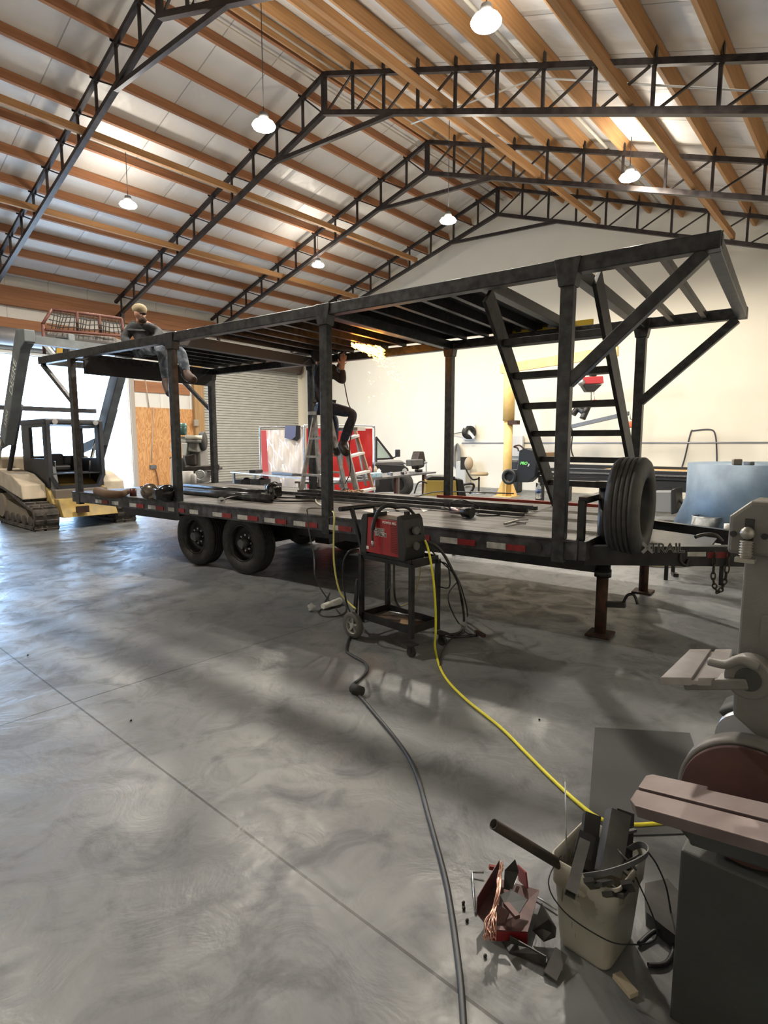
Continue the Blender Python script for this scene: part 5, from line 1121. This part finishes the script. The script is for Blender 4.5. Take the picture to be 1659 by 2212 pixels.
for k in range(5): cc.tube([q(983+k*1.2+6*math.sin(t),986+(22+k*1.5)*-math.cos(t),.05+.02*k) for t in [i*2*math.pi/18 for i in range(18)]],.02,n=6,closed=True)
tag(cc.build('coiled_cable',mat('coil_grey',(.2,.2,.2),.6)),'coil of grey cable hanging on the cream wall right of the far post','cable')
bitem('wall_cabinet',G(1000,1052,0),(.35,.45,.95),mat('cabinet_ivory',(.45,.44,.4),.5),'small ivory machine with vents standing against the cream wall','machine')
bitem('electric_box',q(1113,970,.12)-V((0,0,.25)),(.12,.6,.7),mat('box_grey',(.5,.5,.48),.5),'pale grey electrical box on the cream wall behind the yellow crane','box')
tag(MB().tube(smooth_path([q(1472,1012),q(1480,985),q(1492,935),q(1500,930),q(1535,928),q(1545,940),q(1548,975),q(1548,1012)],8),.018,n=6).build('wall_cable',mat('cable_slate',(.05,.05,.07),.5)),'thin dark cable arched over a hook on the cream wall at the right','cable')
# ================= jib crane =================
jb_=V((15.4,8.55,0)); jm=mat('crane_yellow',(.72,.5,.2),.5,0,(.62,.42,.15),5)
jbt=thing('jib_crane','yellow steel jib crane column standing on the floor by the cream wall','crane',jb_)
MB().cyl(jb_,jb_+V((0,0,2.35)),.13,n=24).build('crane_column',jm,jbt)
MB().cyl(jb_+V((0,0,2.25)),jb_+V((0,0,3.9)),.17,n=24).build('crane_sleeve',jm,jbt)
MB().box(jb_+V((0,0,.01)),(.6,.6,.02)).build('base_plate',jm,jbt)
for k in range(4):
    t=k*math.pi/2+.4; d=V((math.cos(t),math.sin(t),0)); MB().prism([jb_+d*.1+V((0,0,.02)),jb_+d*.3+V((0,0,.02)),jb_+d*.3+V((0,0,.08)),jb_+d*.12+V((0,0,.55))],d.cross(Zu)*.015).build('base_gusset',jm,jbt)
MB().box(jb_+V((-.05,-.2,2.2)),(.2,.3,.12)).build('rotation_lock',rust_steel,jbt)
je=G(1335,758,3.95); js=V((15.4,8.55,3.8))
dj=(je-js).normalized(); MB().bar(js-dj*.3,je,.1,.26).build('crane_boom',jm,jbt)
hs=thing('electric_hoist','red electric chain hoist hanging from the yellow crane boom','hoist',P(1282,830,(js+(je-js)*.8).dot(Fh)))
Dh=(js+(je-js)*.78).dot(Fh); q=lambda x,y:P(x,y,Dh)
MB().prism([q(1283,792),q(1290,812),q(1276,812)],Fh*.15).build('hoist_bracket',plastic_black,hs,bevel=.01)
MB().prism([q(1260,814),q(1303,812),q(1305,828),q(1258,830)],Fh*.3).build('hoist_body',mat('hoist_red',(.4,.04,.05),.4),hs,bevel=.02)
MB().prism([q(1258,830),q(1302,830),q(1285,846),q(1268,846)],Fh*.25).build('hoist_drum',plastic_black,hs,bevel=.02)
MB().ell(q(1256,826),.1,n=12).build('motor_cap',alum,hs)
MB().cyl(q(1283,846),q(1285,880),.012,n=6).build('hoist_chain',zinc,hs); MB().cyl(q(1277,846),q(1277,868),.01,n=6).build('pull_cord',cable_black,hs)
MB().lathe([(0,0),(.07,.0),(.05,.03),(0,.03)],q(1285,866),Zu,n=12).build('chain_stop',MATS['hoist_red'],hs)
a2=G(1232,922,2.05); bb2=P(1358,893,a2.dot(Fh)-1.5)
bm2=thing('balancer_arm','thin grey swing arm seen between the stair rungs','arm',a2)
MB().bar(a2,bb2,.08,.1).build('arm_beam',grey_paint,bm2); 
MB().tube(smooth_path([P(1238,895,a2.dot(Fh)),P(1250,882,a2.dot(Fh)),P(1262,890,a2.dot(Fh)-.2),P(1270,878,a2.dot(Fh)-.2),P(1258,905,a2.dot(Fh)-.2)]),.09).build('arm_motor',plastic_black,bm2)
hk_=thing('hook_block','orange hook block hanging behind the spare tire','hook block',P(1364,915,bb2.dot(Fh)))
MB().box(P(1364,917,bb2.dot(Fh)),(.14,.16,.16)).build('block_body',mat('hook_orange',(.6,.12,.05),.5),hk_,bevel=.03); MB().tube([P(1360,893,bb2.dot(Fh)),P(1362,905,bb2.dot(Fh)),P(1368,908,bb2.dot(Fh))],.015).build('block_hook',zinc,hk_)
# ================= plasma cutting table =================
pt=thing('plasma_table','long black plasma cutting table with a gantry along the cream wall','cutting table',(14,4.5,0))
tm_=mat('table_charcoal',(.022,.024,.026),.45,.2)
XF=13.3; yA=PX(1160,1010,XF).y; yB=PX(1565,1010,XF).y; zt_=1.0
for z0_,z1_,xo in ((.92,.99,0),(.80,.87,.04),(.55,.78,.08)):
    MB().bb((XF+xo,yB,z0_),(XF+xo+.1,yA,z1_)).build('table_rail' if z0_>.7 else 'side_beam',tm_,pt,bevel=.006)
for z in (.885,.905,.99): MB().bb((XF-.005,yB,z),(XF+.03,yA,z+.012)).build('guide_rail',zinc,pt)
MB().bb((XF+1.9,yB,.6),(XF+2.0,yA,1.02)).build('rear_rail',tm_,pt)
for y in (yB+.03,yA-.1): MB().bb((XF+.05,y,.02),(XF+.25,y+.14,.6)).build('leg',tm_,pt); MB().bb((XF+1.75,y,.02),(XF+1.95,y+.14,.6)).build('leg',tm_,pt)
MB().bb((XF+.1,yB,.62),(XF+1.9,yB+.06,1.0)).build('end_panel',tm_,pt)
MB().bb((XF+.15,yB+.3,.93),(XF+1.85,yA-1.3,.96)).build('table_bed',mat('bed_wood',(.5,.3,.12),.7),pt)
text('table_lettering','POWER',mat('badge_grey',(.35,.37,.38),.5),pt,(XF+.075,PX(1520,1050,XF).y,.66),(0,-1,0),Zu,.12,shear=.3,bold=.002)
# gantry end carriage with green logo
q=lambda x,y,o=0:PX(x,y,XF-.15+o)
ge=MB(); ge.prism([q(1118,1002),q(1121,973),q(1135,968),q(1150,972),q(1158,1000),q(1155,1030),q(1140,1042),q(1103,1042),q(1090,1034),q(1090,1022),q(1102,1014),q(1116,1014)],V((.3,0,0))); ge.build('gantry_carriage',mat('carriage_slate',(.014,.017,.022),.4),pt,bevel=.02)
MB().lathe([(.12,-.03),(.2,-.03),(.2,.03),(.12,.03),(.12,-.03)],q(1100,1030,-.03),V((1,0,0)),n=28).build('cable_ring',tm_,pt)
text('green_logo','PRO',mat('logo_green',(.2,.75,.2),.5),pt,q(1131,1001,-.01),(0,-1,0),Zu,.1,shear=.3,bold=.004)
text('white_logo','3',white_paint,pt,q(1141,1005,-.02),(0,-1,0),Zu,.09,shear=.3,bold=.004)
MB().bar(q(1150,992,.2),V((XF+2.0,q(1150,992,.2).y-.05,q(1150,985,.2).z)),.15,.2).build('gantry_beam',mat('beam_bronze',(.2,.13,.07),.4,.4),pt,bevel=.01)
MB().bar(q(1166,985,.3),q(1222,982,.4),.1,.16).build('gantry_arm',MATS['beam_bronze'],pt,bevel=.01)
MB().box(q(1212,968,.4),(.2,.25,.35)).build('torch_lifter',grey_paint,pt,bevel=.02)
MB().tube(smooth_path([q(1205,965,.4),q(1208,925,.4),q(1222,915,.4),q(1236,930,.4),q(1234,970,.4),q(1240,990,.4)]),.018).build('torch_cable',cable_black,pt)
MB().tube(smooth_path([q(1120,975),q(1118,968),q(1110,965),q(1122,962),q(1132,970)]),.02).build('hose_fitting',rust_steel,pt)
bitem('control_cabinet',G(1088,1066,0)+V((.6,0,0)),(.4,.5,1.05),tm_,'narrow black cabinet standing left of the yellow crane column','cabinet')
# power source under the table
pw=thing('plasma_power_source','grey cutting power source with a red mark under the black table','power source',PX(1430,1120,12.6))
q=lambda x,y,o=0:PX(x,y,12.3+o)
MB().prism([q(1404,1062),q(1450,1062),q(1450,1108),q(1404,1106)],V((.5,0,0))).build('source_case',mat('source_grey',(.2,.21,.22),.5),pw,bevel=.02)
MB().prism([q(1449,1058),q(1459,1054),q(1462,1108),q(1449,1112)],V((.5,0,0))).build('source_front',plastic_black,pw,bevel=.02)
MB().prism([q(1408,1080,-.01),q(1415,1076,-.01),q(1411,1097,-.01),q(1405,1099,-.01)],V((.004,0,0))).build('red_mark',MATS['hoist_red'],pw)
for k,(x0,y0,x1,y1) in enumerate(((1462,1078,1484,1110),(1484,1106,1538,1085),(1486,1112,1540,1088),(1462,1100,1540,1104))):
    tag(MB().tube(smooth_path([q(x0,y0,.2),q((x0+x1)/2,(y0+y1)/2+(-8 if k==0 else 3),.25),q(x1,y1,.3)]),.025).build('torch_lead',cable_black),['black hose curving down from the grey power source','upper of the two slanting hoses right of the power source','lower of the two slanting hoses right of the power source','black hose running level behind the slanting hoses'][k],'hose')
# white board with metal ring, blue drum machine
wt_=thing('white_table','white flat panel on black legs beyond the trailer tongue','table',G(1500,1150,.5)-V((0,0,.5)))
zz=.62
MB().prism([G(1430,1141,zz),G(1575,1149,zz),G(1575,1135,zz),G(1445,1130,zz)],(0,0,-.03)).build('table_top',paper_white,wt_)
for x,y in ((1445,1140),(1565,1147),(1460,1132),(1565,1137)):
    p_=G(x,y,zz); MB().bar(V((p_.x,p_.y,0)),V((p_.x,p_.y,zz-.02)),.04,.04).build('leg',black_paint,wt_)
rc=G(1527,1140,zz); tag(MB().lathe([(.16,0),(.162,0),(.162,.13),(.168,.135),(.162,.14),(.16,.13),(.16,0)],rc,Zu,n=36).build('sheet_ring',zinc),'shiny galvanised sheet metal ring standing on the white panel','ring')
tag(MB().cyl(G(1571,1143,zz+.03)-V((0,0,.03)),G(1571,1143,zz+.03)+V((0,0,.06)),.035,n=14).build('tape_roll',paper_white),'small white roll at the right end of the white panel','roll')
tag(MB().bar(G(1440,1134,zz+.01),G(1500,1136,zz+.01),.03,.02).build('white_strip',paper_white),'white strip lying left of the sheet metal ring','strip')
bl=thing('blue_drum_machine','large blue-grey curved steel housing at the right behind the sander','machine',P(1640,1190,6.4)*1.0)
q=lambda x,y,D=6.4:P(x,y,D)
ct=q(1690,1100,6.9); z1=q(1575,1006,6.4).z
rr=(q(1573,1100,6.4)-V((ct.x,ct.y,q(1573,1100,6.4).z))).length
MB().lathe([(0,z1),(rr*.97,z1),(rr*.97,.9),(rr*1.1,.52),(0,.52)],V((ct.x,ct.y,0)),Zu,n=40).build('drum_shell',blue_steel,bl)
for sx_,sy_ in ((.2,-.3),(-.3,.0),(.3,.3)): MB().cyl((ct.x+sx_,ct.y+sy_-.1,0),(ct.x+sx_,ct.y+sy_-.1,.55),.04,n=12).build('drum_leg',grey_paint,bl)
MB().lathe([(rr*.975,z1-.62),(rr*.985,z1-.62),(rr*.985,z1-.6),(rr*.975,z1-.6)],V((ct.x,ct.y,0)),Zu,n=40).build('shell_seam',mat('seam_blue',(.08,.12,.17),.5),bl)
bitem('metal_fitting',V((*q(1592,1000,6.6).xy,z1)),(.09,.09,.07),mat('fitting_tan',(.2,.17,.13),.6),'small tan fitting on top of the blue drum housing','fitting',.4)
bitem('metal_bracket',V((*q(1618,1000,6.6).xy,z1)),(.12,.05,.04),grey_paint,'small grey bracket right of the tan fitting on the blue housing','bracket',.8)
# casters / hose on the far floor
for k,(x,y) in enumerate(((980,1190),(997,1187))):
    c_=G(x,y,.06); t=thing('caster_wheel',['left black caster seen under the trailer deck','right black caster seen under the trailer deck'][k],'caster',G(x,y,0)); MB().cyl(c_-Rt*.02,c_+Rt*.02,.055,n=18).build('wheel',rubber,t); MB().bar(c_,c_+V((0,0,.12)),.05,.04).build('fork',black_paint,t)
tag(MB().tube([G(1010+28*math.cos(t),1190+7*math.sin(t),.01+.004*i) for i,t in enumerate([k*.35 for k in range(34)])],.008,n=6).build('loose_wire_coil',cable_black),'loose black wire coil on the floor under the trailer','wire')
tag(MB().tube([G(1440+72*math.cos(t),1211+13*math.sin(t),.012) for t in [k*2*math.pi/40-1.9 for k in range(36)]],.014,n=6).build('looped_hose',mat('hose_tan',(.42,.36,.25),.6)),'tan hose lying in a loop on the floor beyond the tongue','hose')
# ================= milling drill at left =================
md=thing('milling_drill','pale grey milling drill with green motor before the plywood wall','milling machine',G(410,1095,0))
DM=11.2
q=lambda x,y,dD=0:P(x,y,DM+dD)
wm_=mat('mill_pale',(.62,.64,.62),.4,.1); wg=mat('mill_grey',(.2,.2,.19),.5)
cc_=q(400,1000,.3); 
MB().prism([q(368,990),q(388,990),q(388,1080),q(368,1080)],Fh*.4).build('control_box',wm_,md,bevel=.02)
MB().prism([q(395,960,.2),q(432,960,.2),q(438,1085,.2),q(388,1085,.2)],Fh*.5).build('machine_column',wg,md,bevel=.02)
MB().prism([q(388,943),q(410,943),q(411,956),q(388,956)],Fh*.35).build('head_block',wm_,md,bevel=.02)
MB().prism([q(391,956),q(406,956),q(402,985),q(393,985)],Fh*.3).build('quill_housing',wm_,md,bevel=.02)
MB().cyl(q(394,940),q(394,917),.085,n=20).build('drive_motor',mat('motor_green',(.05,.13,.12),.4),md); MB().lathe([(.09,0),(.088,.03),(.05,.06),(0,.065)],q(394,921),Zu,n=20).build('motor_cap',mat('cap_green',(.1,.24,.2),.4),md)
MB().cyl(q(418,948),q(418,940),.16,n=28).build('pulley_cover',cream_metal,md); MB().cyl(q(418,956),q(418,948),.145,n=28).build('pulley_base',wg,md)
MB().prism([q(407,956),q(426,956),q(427,977),q(406,975)],Fh*.3).build('gear_case',wg,md,bevel=.02)
MB().prism([q(398,984),q(420,980),q(421,1005),q(402,1005)],Fh*.2).build('ram_block',truss_steel,md,bevel=.02)
MB().lathe([(.0,0),(.18,0),(.2,.04),(.18,.08),(0,.08)],q(434,953,.3),Rt,n=24).build('cone_pulley',plastic_black,md)
MB().prism([q(398,1008),q(456,1006),q(470,1011),q(470,1016),q(402,1016)],Fh*.35).build('mill_table',truss_steel,md,bevel=.01)
for x in (470,): MB().lathe([(.07,0),(.09,0),(.09,.02),(.07,.02),(.07,0)],q(x,1012),Rt,n=20).build('hand_wheel',grey_paint,md)
MB().prism([q(368,959),q(380,959),q(380,975),q(368,975)],Fh*.2).build('switch_box',wm_,md,bevel=.01)
for k in range(3):
    t=k*2.1+.4; MB().cyl(q(378,983),q(378+14*math.cos(t),983+12*math.sin(t)),.012,n=8).build('feed_handle',zinc,md)
MB().prism([q(420,1018),q(448,1018),q(444,1042),q(424,1042)],Fh*.3).build('knee_casting',wg,md,bevel=.02)
MB().lathe([(.08,0),(.1,0),(.1,.03),(.08,.03),(.08,0)],q(433,1026,-.1),-Fh,n=24).build('knee_wheel',zinc,md)
tag(MB().lathe([(0,0),(.06,0),(.07,.16),(.05,.2),(0,.2)],q(417,1046,-.3),Zu,n=16).build('white_jug',paper_white),'white plastic jug beside the milling drill','jug')
tag(MB().lathe([(0,0),(.1,0),(.12,.3),(0,.3)],q(405,1052,-.3),Zu,n=18).build('white_bucket',paper_white),'white bucket in front of the milling drill','bucket')
# outlets on plywood
tag(MB().cyl(PY(331,880,YL-.04),PY(327,1000,YL-.04),.02,n=6).build('wall_conduit',mat('conduit_pale',(.45,.35,.27),.5)),'thin conduit running down the plywood wall to the outlet','conduit')
tag(MB().cyl(PY(312,805,YL-.05),PY(322,880,YL-.05),.02,n=6).build('wall_conduit',MATS['conduit_pale']),'upper conduit crossing the white insulation above the plywood','conduit')
bitem('outlet_box',PY(331,1013,YL-.06),(.25,.08,.15),grey_paint,'small outlet box on the plywood wall','outlet')
tag(MB().tube(smooth_path([PY(335,1012,YL-.1),PY(340,1030,YL-.1),PY(343,1052,YL-.15)]),.025).build('power_cord',brown_leather),'dark cord hanging from the plywood outlet','cord')
bitem('switch_box',PY(424,920,YL-.28),(.2,.1,.25),mat('switch_grey',(.3,.26,.2),.5),'switch box on the brown wooden post','switch')

# ================= skid steer with raised arms and basket =================
ss=thing('skid_steer','yellow and black tracked skid steer loader with arms raised, in the open doorway','skid steer',(4.5,12.6,0))
dust=mat('dusty_yellow',(.5,.34,.09),.55,0,(.32,.24,.1),5,bump=.1)
cream_y=mat('dusty_cream',(.55,.47,.36),.65,0,(.42,.36,.27),4)
cabk=mat('cab_black',(.02,.022,.028),.5)
def track(x0,x1,yf,yr,mb=None):
    # rubber track loop with lugs
    prof=[(yf+.18,.0),(yr-.25,.0),(yr-.05,.1),(yr,.3),(yr-.05,.5),(yr-.25,.66),(yr-.6,.72),(yf+.45,.44),(yf+.1,.38),(yf,.28),(yf,.15),(yf+.06,.05)]
    pts=smooth_path([V((0,a,b+.03)) for a,b in prof],5,closed=True); n=len(pts); vs=[]; fs=[]
    c=V((0,sum(p.y for p in pts)/n,sum(p.z for p in pts)/n))
    inn=[]
    for i,p in enumerate(pts):
        d=(pts[(i+1)%n]-pts[i-1]).normalized(); nn=V((0,d.z,-d.y)); nn = nn if (p-c).dot(nn)>0 else -nn; inn.append((p,nn))
    for p,nn in inn:
        lug=.0
        for x in (x0,x1): vs.append(V((x,p.y,p.z))); 
        for x in (x0,x1): q_=p-nn*.05; vs.append(V((x,q_.y,q_.z)))
    for i in range(n):
        j=(i+1)%n; a,b=i*4,j*4; fs+=[(a,b,b+1,a+1),(a+2,a+3,b+3,b+2),(a,a+2,b+2,b),(a+1,b+1,b+3,a+3)]
    t=MB().add(vs,fs)
    # lugs
    L=0; acc=0
    for i in range(n):
        p,nn=inn[i]; p2=pts[(i+1)%n]; seg=(p2-p).length; acc+=seg
        if acc>.11:
            acc=0; d=(p2-p).normalized(); q_=p+nn*.015
            R=M4(((1,0,0),(0,d.y,nn.y),(0,d.z,nn.z)))
            for xa,xb in ((x0+.02,x0+.15),(x0+.2,x1-.02)): t.box(V(((xa+xb)/2,q_.y,q_.z)),(xb-xa,.055,.04),R=R)
    return t,pts
for x0,x1,yf,yr in ((3.52,3.94,11.45,13.75),(5.02,5.44,11.55,13.8)):
    t,pts=track(x0,x1,yf,yr); tk=t.build('rubber_track',dusty_rubber,ss)
    MB().prism([(x0+.06,yf+.25,.12),(x0+.06,yr-.3,.14),(x0+.06,yr-.4,.5),(x0+.06,yf+.6,.36)],(x1-x0-.12,0,0)).build('track_frame',mat('frame_dust',(.24,.2,.15),.8),tk)
    for k in range(5):
        y=yf+.35+k*.33; MB().cyl((x0+.03,y,.15),(x1-.03,y,.15),.1,n=18).build('track_roller',dusty_rubber,tk)
    MB().cyl((x0+.02,yr-.35,.36),(x1-.02,yr-.35,.36),.24,n=22).build('drive_sprocket',MATS['frame_dust'],tk)
# chassis
MB().prism([(3.94,11.9,.3),(3.94,13.8,.35),(3.94,13.8,.98),(3.94,12.6,.95),(3.94,11.95,.7),(3.94,11.7,.45)],(1.1,0,0)).build('chassis',dust,ss,bevel=.02)
MB().prism([(3.98,11.35,.22),(3.98,11.75,.22),(3.98,11.8,.55),(3.98,11.55,.55)],(1.0,0,0)).build('front_plate',dust,ss,bevel=.01)
MB().prism([(3.52,12.0,.55),(3.52,13.6,.8),(3.52,13.6,1.1),(3.52,12.6,1.0),(3.52,12.05,.82)],(.42,0,0)).build('fender',cream_y,ss,bevel=.02)
MB().prism([(5.02,12.0,.55),(5.02,13.6,.8),(5.02,13.6,1.1),(5.02,12.6,1.0),(5.02,12.05,.82)],(.42,0,0)).build('fender',cream_y,ss,bevel=.02)
MB().bb((3.6,13.5,.7),(5.35,14.1,1.32)).build('engine_cover',cream_y,ss,bevel=.05)
MB().bb((4.2,11.3,.3),(4.42,11.36,.42)).build('front_hook',rust_steel,ss)
# cab frame: posts, side panels with windows
def frame_panel(x,y0,y1,z0,z1,th,win):
    (a,b,c,d)=win; mb=MB()
    mb.bb((x,y0,z0),(x+th,a,z1)); mb.bb((x,b,z0),(x+th,y1,z1)); mb.bb((x,a,z0),(x+th,b,c)); mb.bb((x,a,d),(x+th,b,z1)); return mb
for x in (3.97,4.93):
    frame_panel(x,11.95,13.3,.75,2.04,.06,(12.12,12.85,1.3,1.9)).build('cab_side',cabk,ss,bevel=.01)
    for k in range(6): MB().bar((x+.03,12.1+k*.1,1.3-k*.02),(x+.03,12.5+k*.1,.85),.03,.03).build('side_grille_bar',cabk,ss)
MB().bb((3.95,11.9,1.95),(5.02,13.35,2.06)).build('cab_roof',cabk,ss,bevel=.03)
MB().bb((4.0,13.2,.8),(4.95,13.28,1.33)).build('rear_panel',cabk,ss)
MB().bb((4.03,11.95,1.0),(4.93,13.25,1.02)).build('cab_floor',cabk,ss); MB().bb((4.3,12.75,1.03),(4.68,13.15,1.15)).build('seat',plastic_black,ss,bevel=.04); MB().bb((4.32,13.05,1.1),(4.66,13.2,1.38)).build('seat_back',plastic_black,ss,bevel=.04)
MB().prism([(4.0,11.92,.55),(4.0,11.98,.55),(4.0,12.0,1.15),(4.0,11.9,.85)],(.12,0,0)).build('door_sill',grey_paint,ss)
ff=MB(); ff.bar((4.0,11.93,.95),(4.0,11.93,2.0),.07,.07); ff.bar((4.97,11.93,.95),(4.97,11.93,2.0),.07,.07); ff.bar((4.0,11.93,.98),(4.12,11.9,.75),.07,.07); ff.bar((4.97,11.93,.98),(4.85,11.9,.75),.07,.07); ff.bar((4.1,11.9,.74),(4.87,11.9,.74),.07,.09); ff.build('front_frame',cabk,ss)
MB().bb((4.0,11.75,.45),(4.97,11.95,.72)).build('foot_step',mat('step_mud',(.14,.12,.1),.8),ss,bevel=.02)
for x in (4.15,4.8): MB().cyl((x,12.15,.9),(x,12.1,1.25),.02,n=8).build('control_lever',plastic_black,ss)
MB().cyl((4.12,11.9,2.0),(4.12,11.86,2.0),.05,n=14).build('work_light',alum,ss); MB().cyl((4.86,11.9,2.0),(4.86,11.86,2.0),.05,n=14).build('work_light',alum,ss)
# lift arms
armm=mat('arm_slate',(.13,.15,.16),.5,.1,(.09,.1,.11),4)
for xs in (3.45,5.2):
    a_=V((xs,13.7,1.35)); b_=V((xs,12.6,1.75)); c_=V((xs,11.75,2.55)); 
    tp_=V((xs,10.9,3.35)) 
    MB().prism([V((xs,12.55,1.55)),V((xs,12.8,1.75)),V((xs,11.45,3.55)),V((xs,11.05,3.5)),V((xs,11.05,3.3)),V((xs,11.3,3.2))],(.17,0,0)).build('lift_arm',armm,ss,bevel=.015)
    MB().bar((xs+.08,12.7,1.65),(xs+.08,13.8,1.45),.12,.16).build('arm_link',cabk,ss)
    MB().cyl((xs+.22,13.2,1.0),(xs+.22,12.2,2.3),.045,n=12).build('lift_cylinder',cabk,ss)
    MB().cyl((xs+.02,13.3,.95),(xs+.02,12.75,1.7),.035,n=12).build('cylinder_rod',chrome,ss)
MB().bar((3.5,12.9,2.28),(5.3,12.9,2.28),.09,.09).build('arm_cross_tube',cabk,ss)
MB().bar((3.5,11.15,3.35),(5.35,11.15,3.35),.14,.14).build('arm_cross_tube',armm,ss)
ax_=V((0,-1.35,2.0)).normalized(); 
text('arm_lettering','DEERE',mat('decal_white',(.6,.62,.6),.5),ss,(3.445,11.75,2.75),V((0,-.62,.9)),V((0,-.9,-.62))*-1,.24,ext=.001)
text('arm_lettering','330G',MATS['decal_white'],ss,(3.445,12.3,2.05),V((0,-.62,.9)),V((0,-.9,-.62))*-1,.16,ext=.001)
MB().prism([P(40,727,11.0),P(95,735,11.0),P(118,765,11.0),P(95,745,10.9),P(55,742,10.9)],Fh*.12).build('tilt_link',grey_paint,ss,bevel=.01)
# basket
bs=thing('netted_basket','rusty steel basket with rope netting held up by the skid steer arms','basket',P(180,745,11.0))
rb=mat('basket_rust',(.1,.035,.025),.6,.3)
q=lambda x,y,D=11.0:P(x,y,D)
A_=q(96,765,10.9);B_=q(92,700,10.9);C_=q(112,668,11.1);D_=q(262,688,12.0);E_=q(268,726,12.0);F_=q(98,712,10.9)
for nm,a,b in (('basket_post',A_,B_),('basket_rail',B_,C_),('basket_rail',C_,D_),('basket_post',D_,E_),('basket_rail',F_,E_),('basket_rail',q(166,673,11.4),q(168,717,11.4)),('basket_rail',q(215,681,11.7),q(217,723,11.7))):
    MB().cyl(a,b,.028,n=10).build(nm,rb,bs)
net=MB()
for k in range(1,22):
    u=k/22; a=C_+(D_-C_)*u; b=F_+(E_-F_)*(u+.03*math.sin(k)); net.tube([a,b],.009,n=5)
for k in range(1,4):
    u=k/4; net.tube([C_+(F_-C_)*u+((D_-C_)+(((E_-F_)-(D_-C_))*u))*t+V((0,0,-.03*math.sin(t*math.pi*3)**2)) for t in [i/12 for i in range(13)]],.009,n=5)
net.build('rope_net',mat('net_black',(.02,.018,.018),.8),bs)
MB().prism([q(98,716),q(245,728,12),q(245,742,12),q(98,745)],Fh*1.0).build('basket_floor',mat('basket_grey',(.17,.165,.16),.6,.2),bs,bevel=.01)
MB().prism([q(120,728,10.85),q(146,730,10.85),q(146,764,10.85),q(120,764,10.85)],Fh*.15).build('mounting_plate',MATS['cab_black'],bs)
MB().prism([q(122,752,10.8),q(134,752,10.8),q(134,763,10.8),q(122,763,10.8)],Fh*.02).build('yellow_label',yellow_paint,bs)
MB().bar(q(152,722,10.9),q(156,768,10.9),.12,.08).build('fork_post',armm,bs,bevel=.01)
MB().bar(q(98,745,10.8),q(118,768,10.8),.1,.05).build('mounting_arm',mat('arm_pale',(.4,.42,.42),.5),bs)
# ================= outside =================
tag(MB().bar((8.2,33,0),(8.3,33,2.2),.12,.12).build('green_post',mat('post_green',(.1,.5,.15),.5)),'green post standing outside in the bright yard','post')
rk=thing('pipe_rack','dull purple rack outside in the bright yard','rack',(8,36,0))
for z in (1.9,1.2): MB().bar((6.5,36,z),(10.5,36,z),.15,.12).build('rack_beam',mat('rack_mauve',(.3,.18,.25),.7) if z>1.5 else MATS['rack_mauve'],rk)
for x in (6.6,8.5,10.4): MB().bar((x,36,0),(x,36,2.0),.1,.1).build('rack_post',MATS['rack_mauve'],rk)
# ================= light =================
world=bpy.data.worlds.new('world'); sc.world=world; world.use_nodes=True
bg=world.node_tree.nodes['Background']; bg.inputs['Color'].default_value=(.4,.64,1.0,1); bg.inputs['Strength'].default_value=25.0
sl=bpy.data.lights.new('sun','SUN'); sl.energy=12; sl.angle=.01; sl.color=(1,.95,.87); so=bpy.data.objects.new('sun',sl); COL.objects.link(so); so.rotation_euler=(math.radians(35),0,math.radians(-200))
lampspec=[]
def high_bay(pt,cordtop,label,first=[None]):
    pt=V(pt)
    t=thing('high_bay_lamp',label,'ceiling lamp',pt,0,'round high bay lamps hanging from the roof')
    MB().lathe([(0,.2),(.07,.2),(.09,.12),(.1,.08),(0,.08)],pt,Zu,n=24).build('lamp_housing',grey_paint,t)
    MB().lathe([(.09,.07),(.17,.045),(.2,.0),(.18,-.03),(.0,-.045)],pt,Zu,n=28).build('lamp_lens',lamp_glow,t)
    if cordtop>pt.z+.2: MB().cyl(pt+V((0,0,.16)),V((pt.x,pt.y,cordtop)),.008,n=6).build('lamp_cord',cable_black,t)
    ld=bpy.data.lights.new('lamp_light','SPOT'); ld.energy=LE; ld.color=(1,.91,.78); ld.shadow_soft_size=.12; ld.spot_size=math.radians(170); ld.spot_blend=.35
    lo=bpy.data.objects.new('lamp_light',ld); COL.objects.link(lo); lo.location=(0,0,-.16); lo.parent=t
    return t
LE=1050
for (px,py,z,lab) in ((1050,48,7.0,'largest round lamp, hanging at the top right under the right roof slope'),(1360,383,7.0,'small round lamp hanging at the right just above the steel canopy end'),
   (570,272,7.0,'round lamp hanging on a long cord left of the ridge, nearest of the middle row'),(968,477,7.0,'round lamp hanging on a long cord in front of the cream gable peak'),
   (277,443,7.3,'round lamp at the left, in the bay between the two nearest trusses'),(687,573,7.3,'smallest round lamp, low at centre beneath the left slope purlins')):
    p=G(px,py,z); high_bay(p,top(p.y)+.1,lab)
# unseen extra lamp out of frame, kept so the foreground stays lit
for k,(x,y) in enumerate(((1.0,8.4),)):
    high_bay((x,y,7.0),top(y)+.1,'unseen extra round lamp hanging overhead out of frame, filling the foreground')
sc.view_settings.view_transform='Standard'; sc.view_settings.look='None'; sc.view_settings.gamma=1; sc.view_settings.use_curve_mapping=False
sc.view_settings.exposure=0.0
# ground outside
struct('ground_outside',MB().bb((-30,YL+.15,-.2),(60,120,-.02)),mat('bright_gravel',(.5,.48,.44),.9,0,(.4,.39,.36),4))
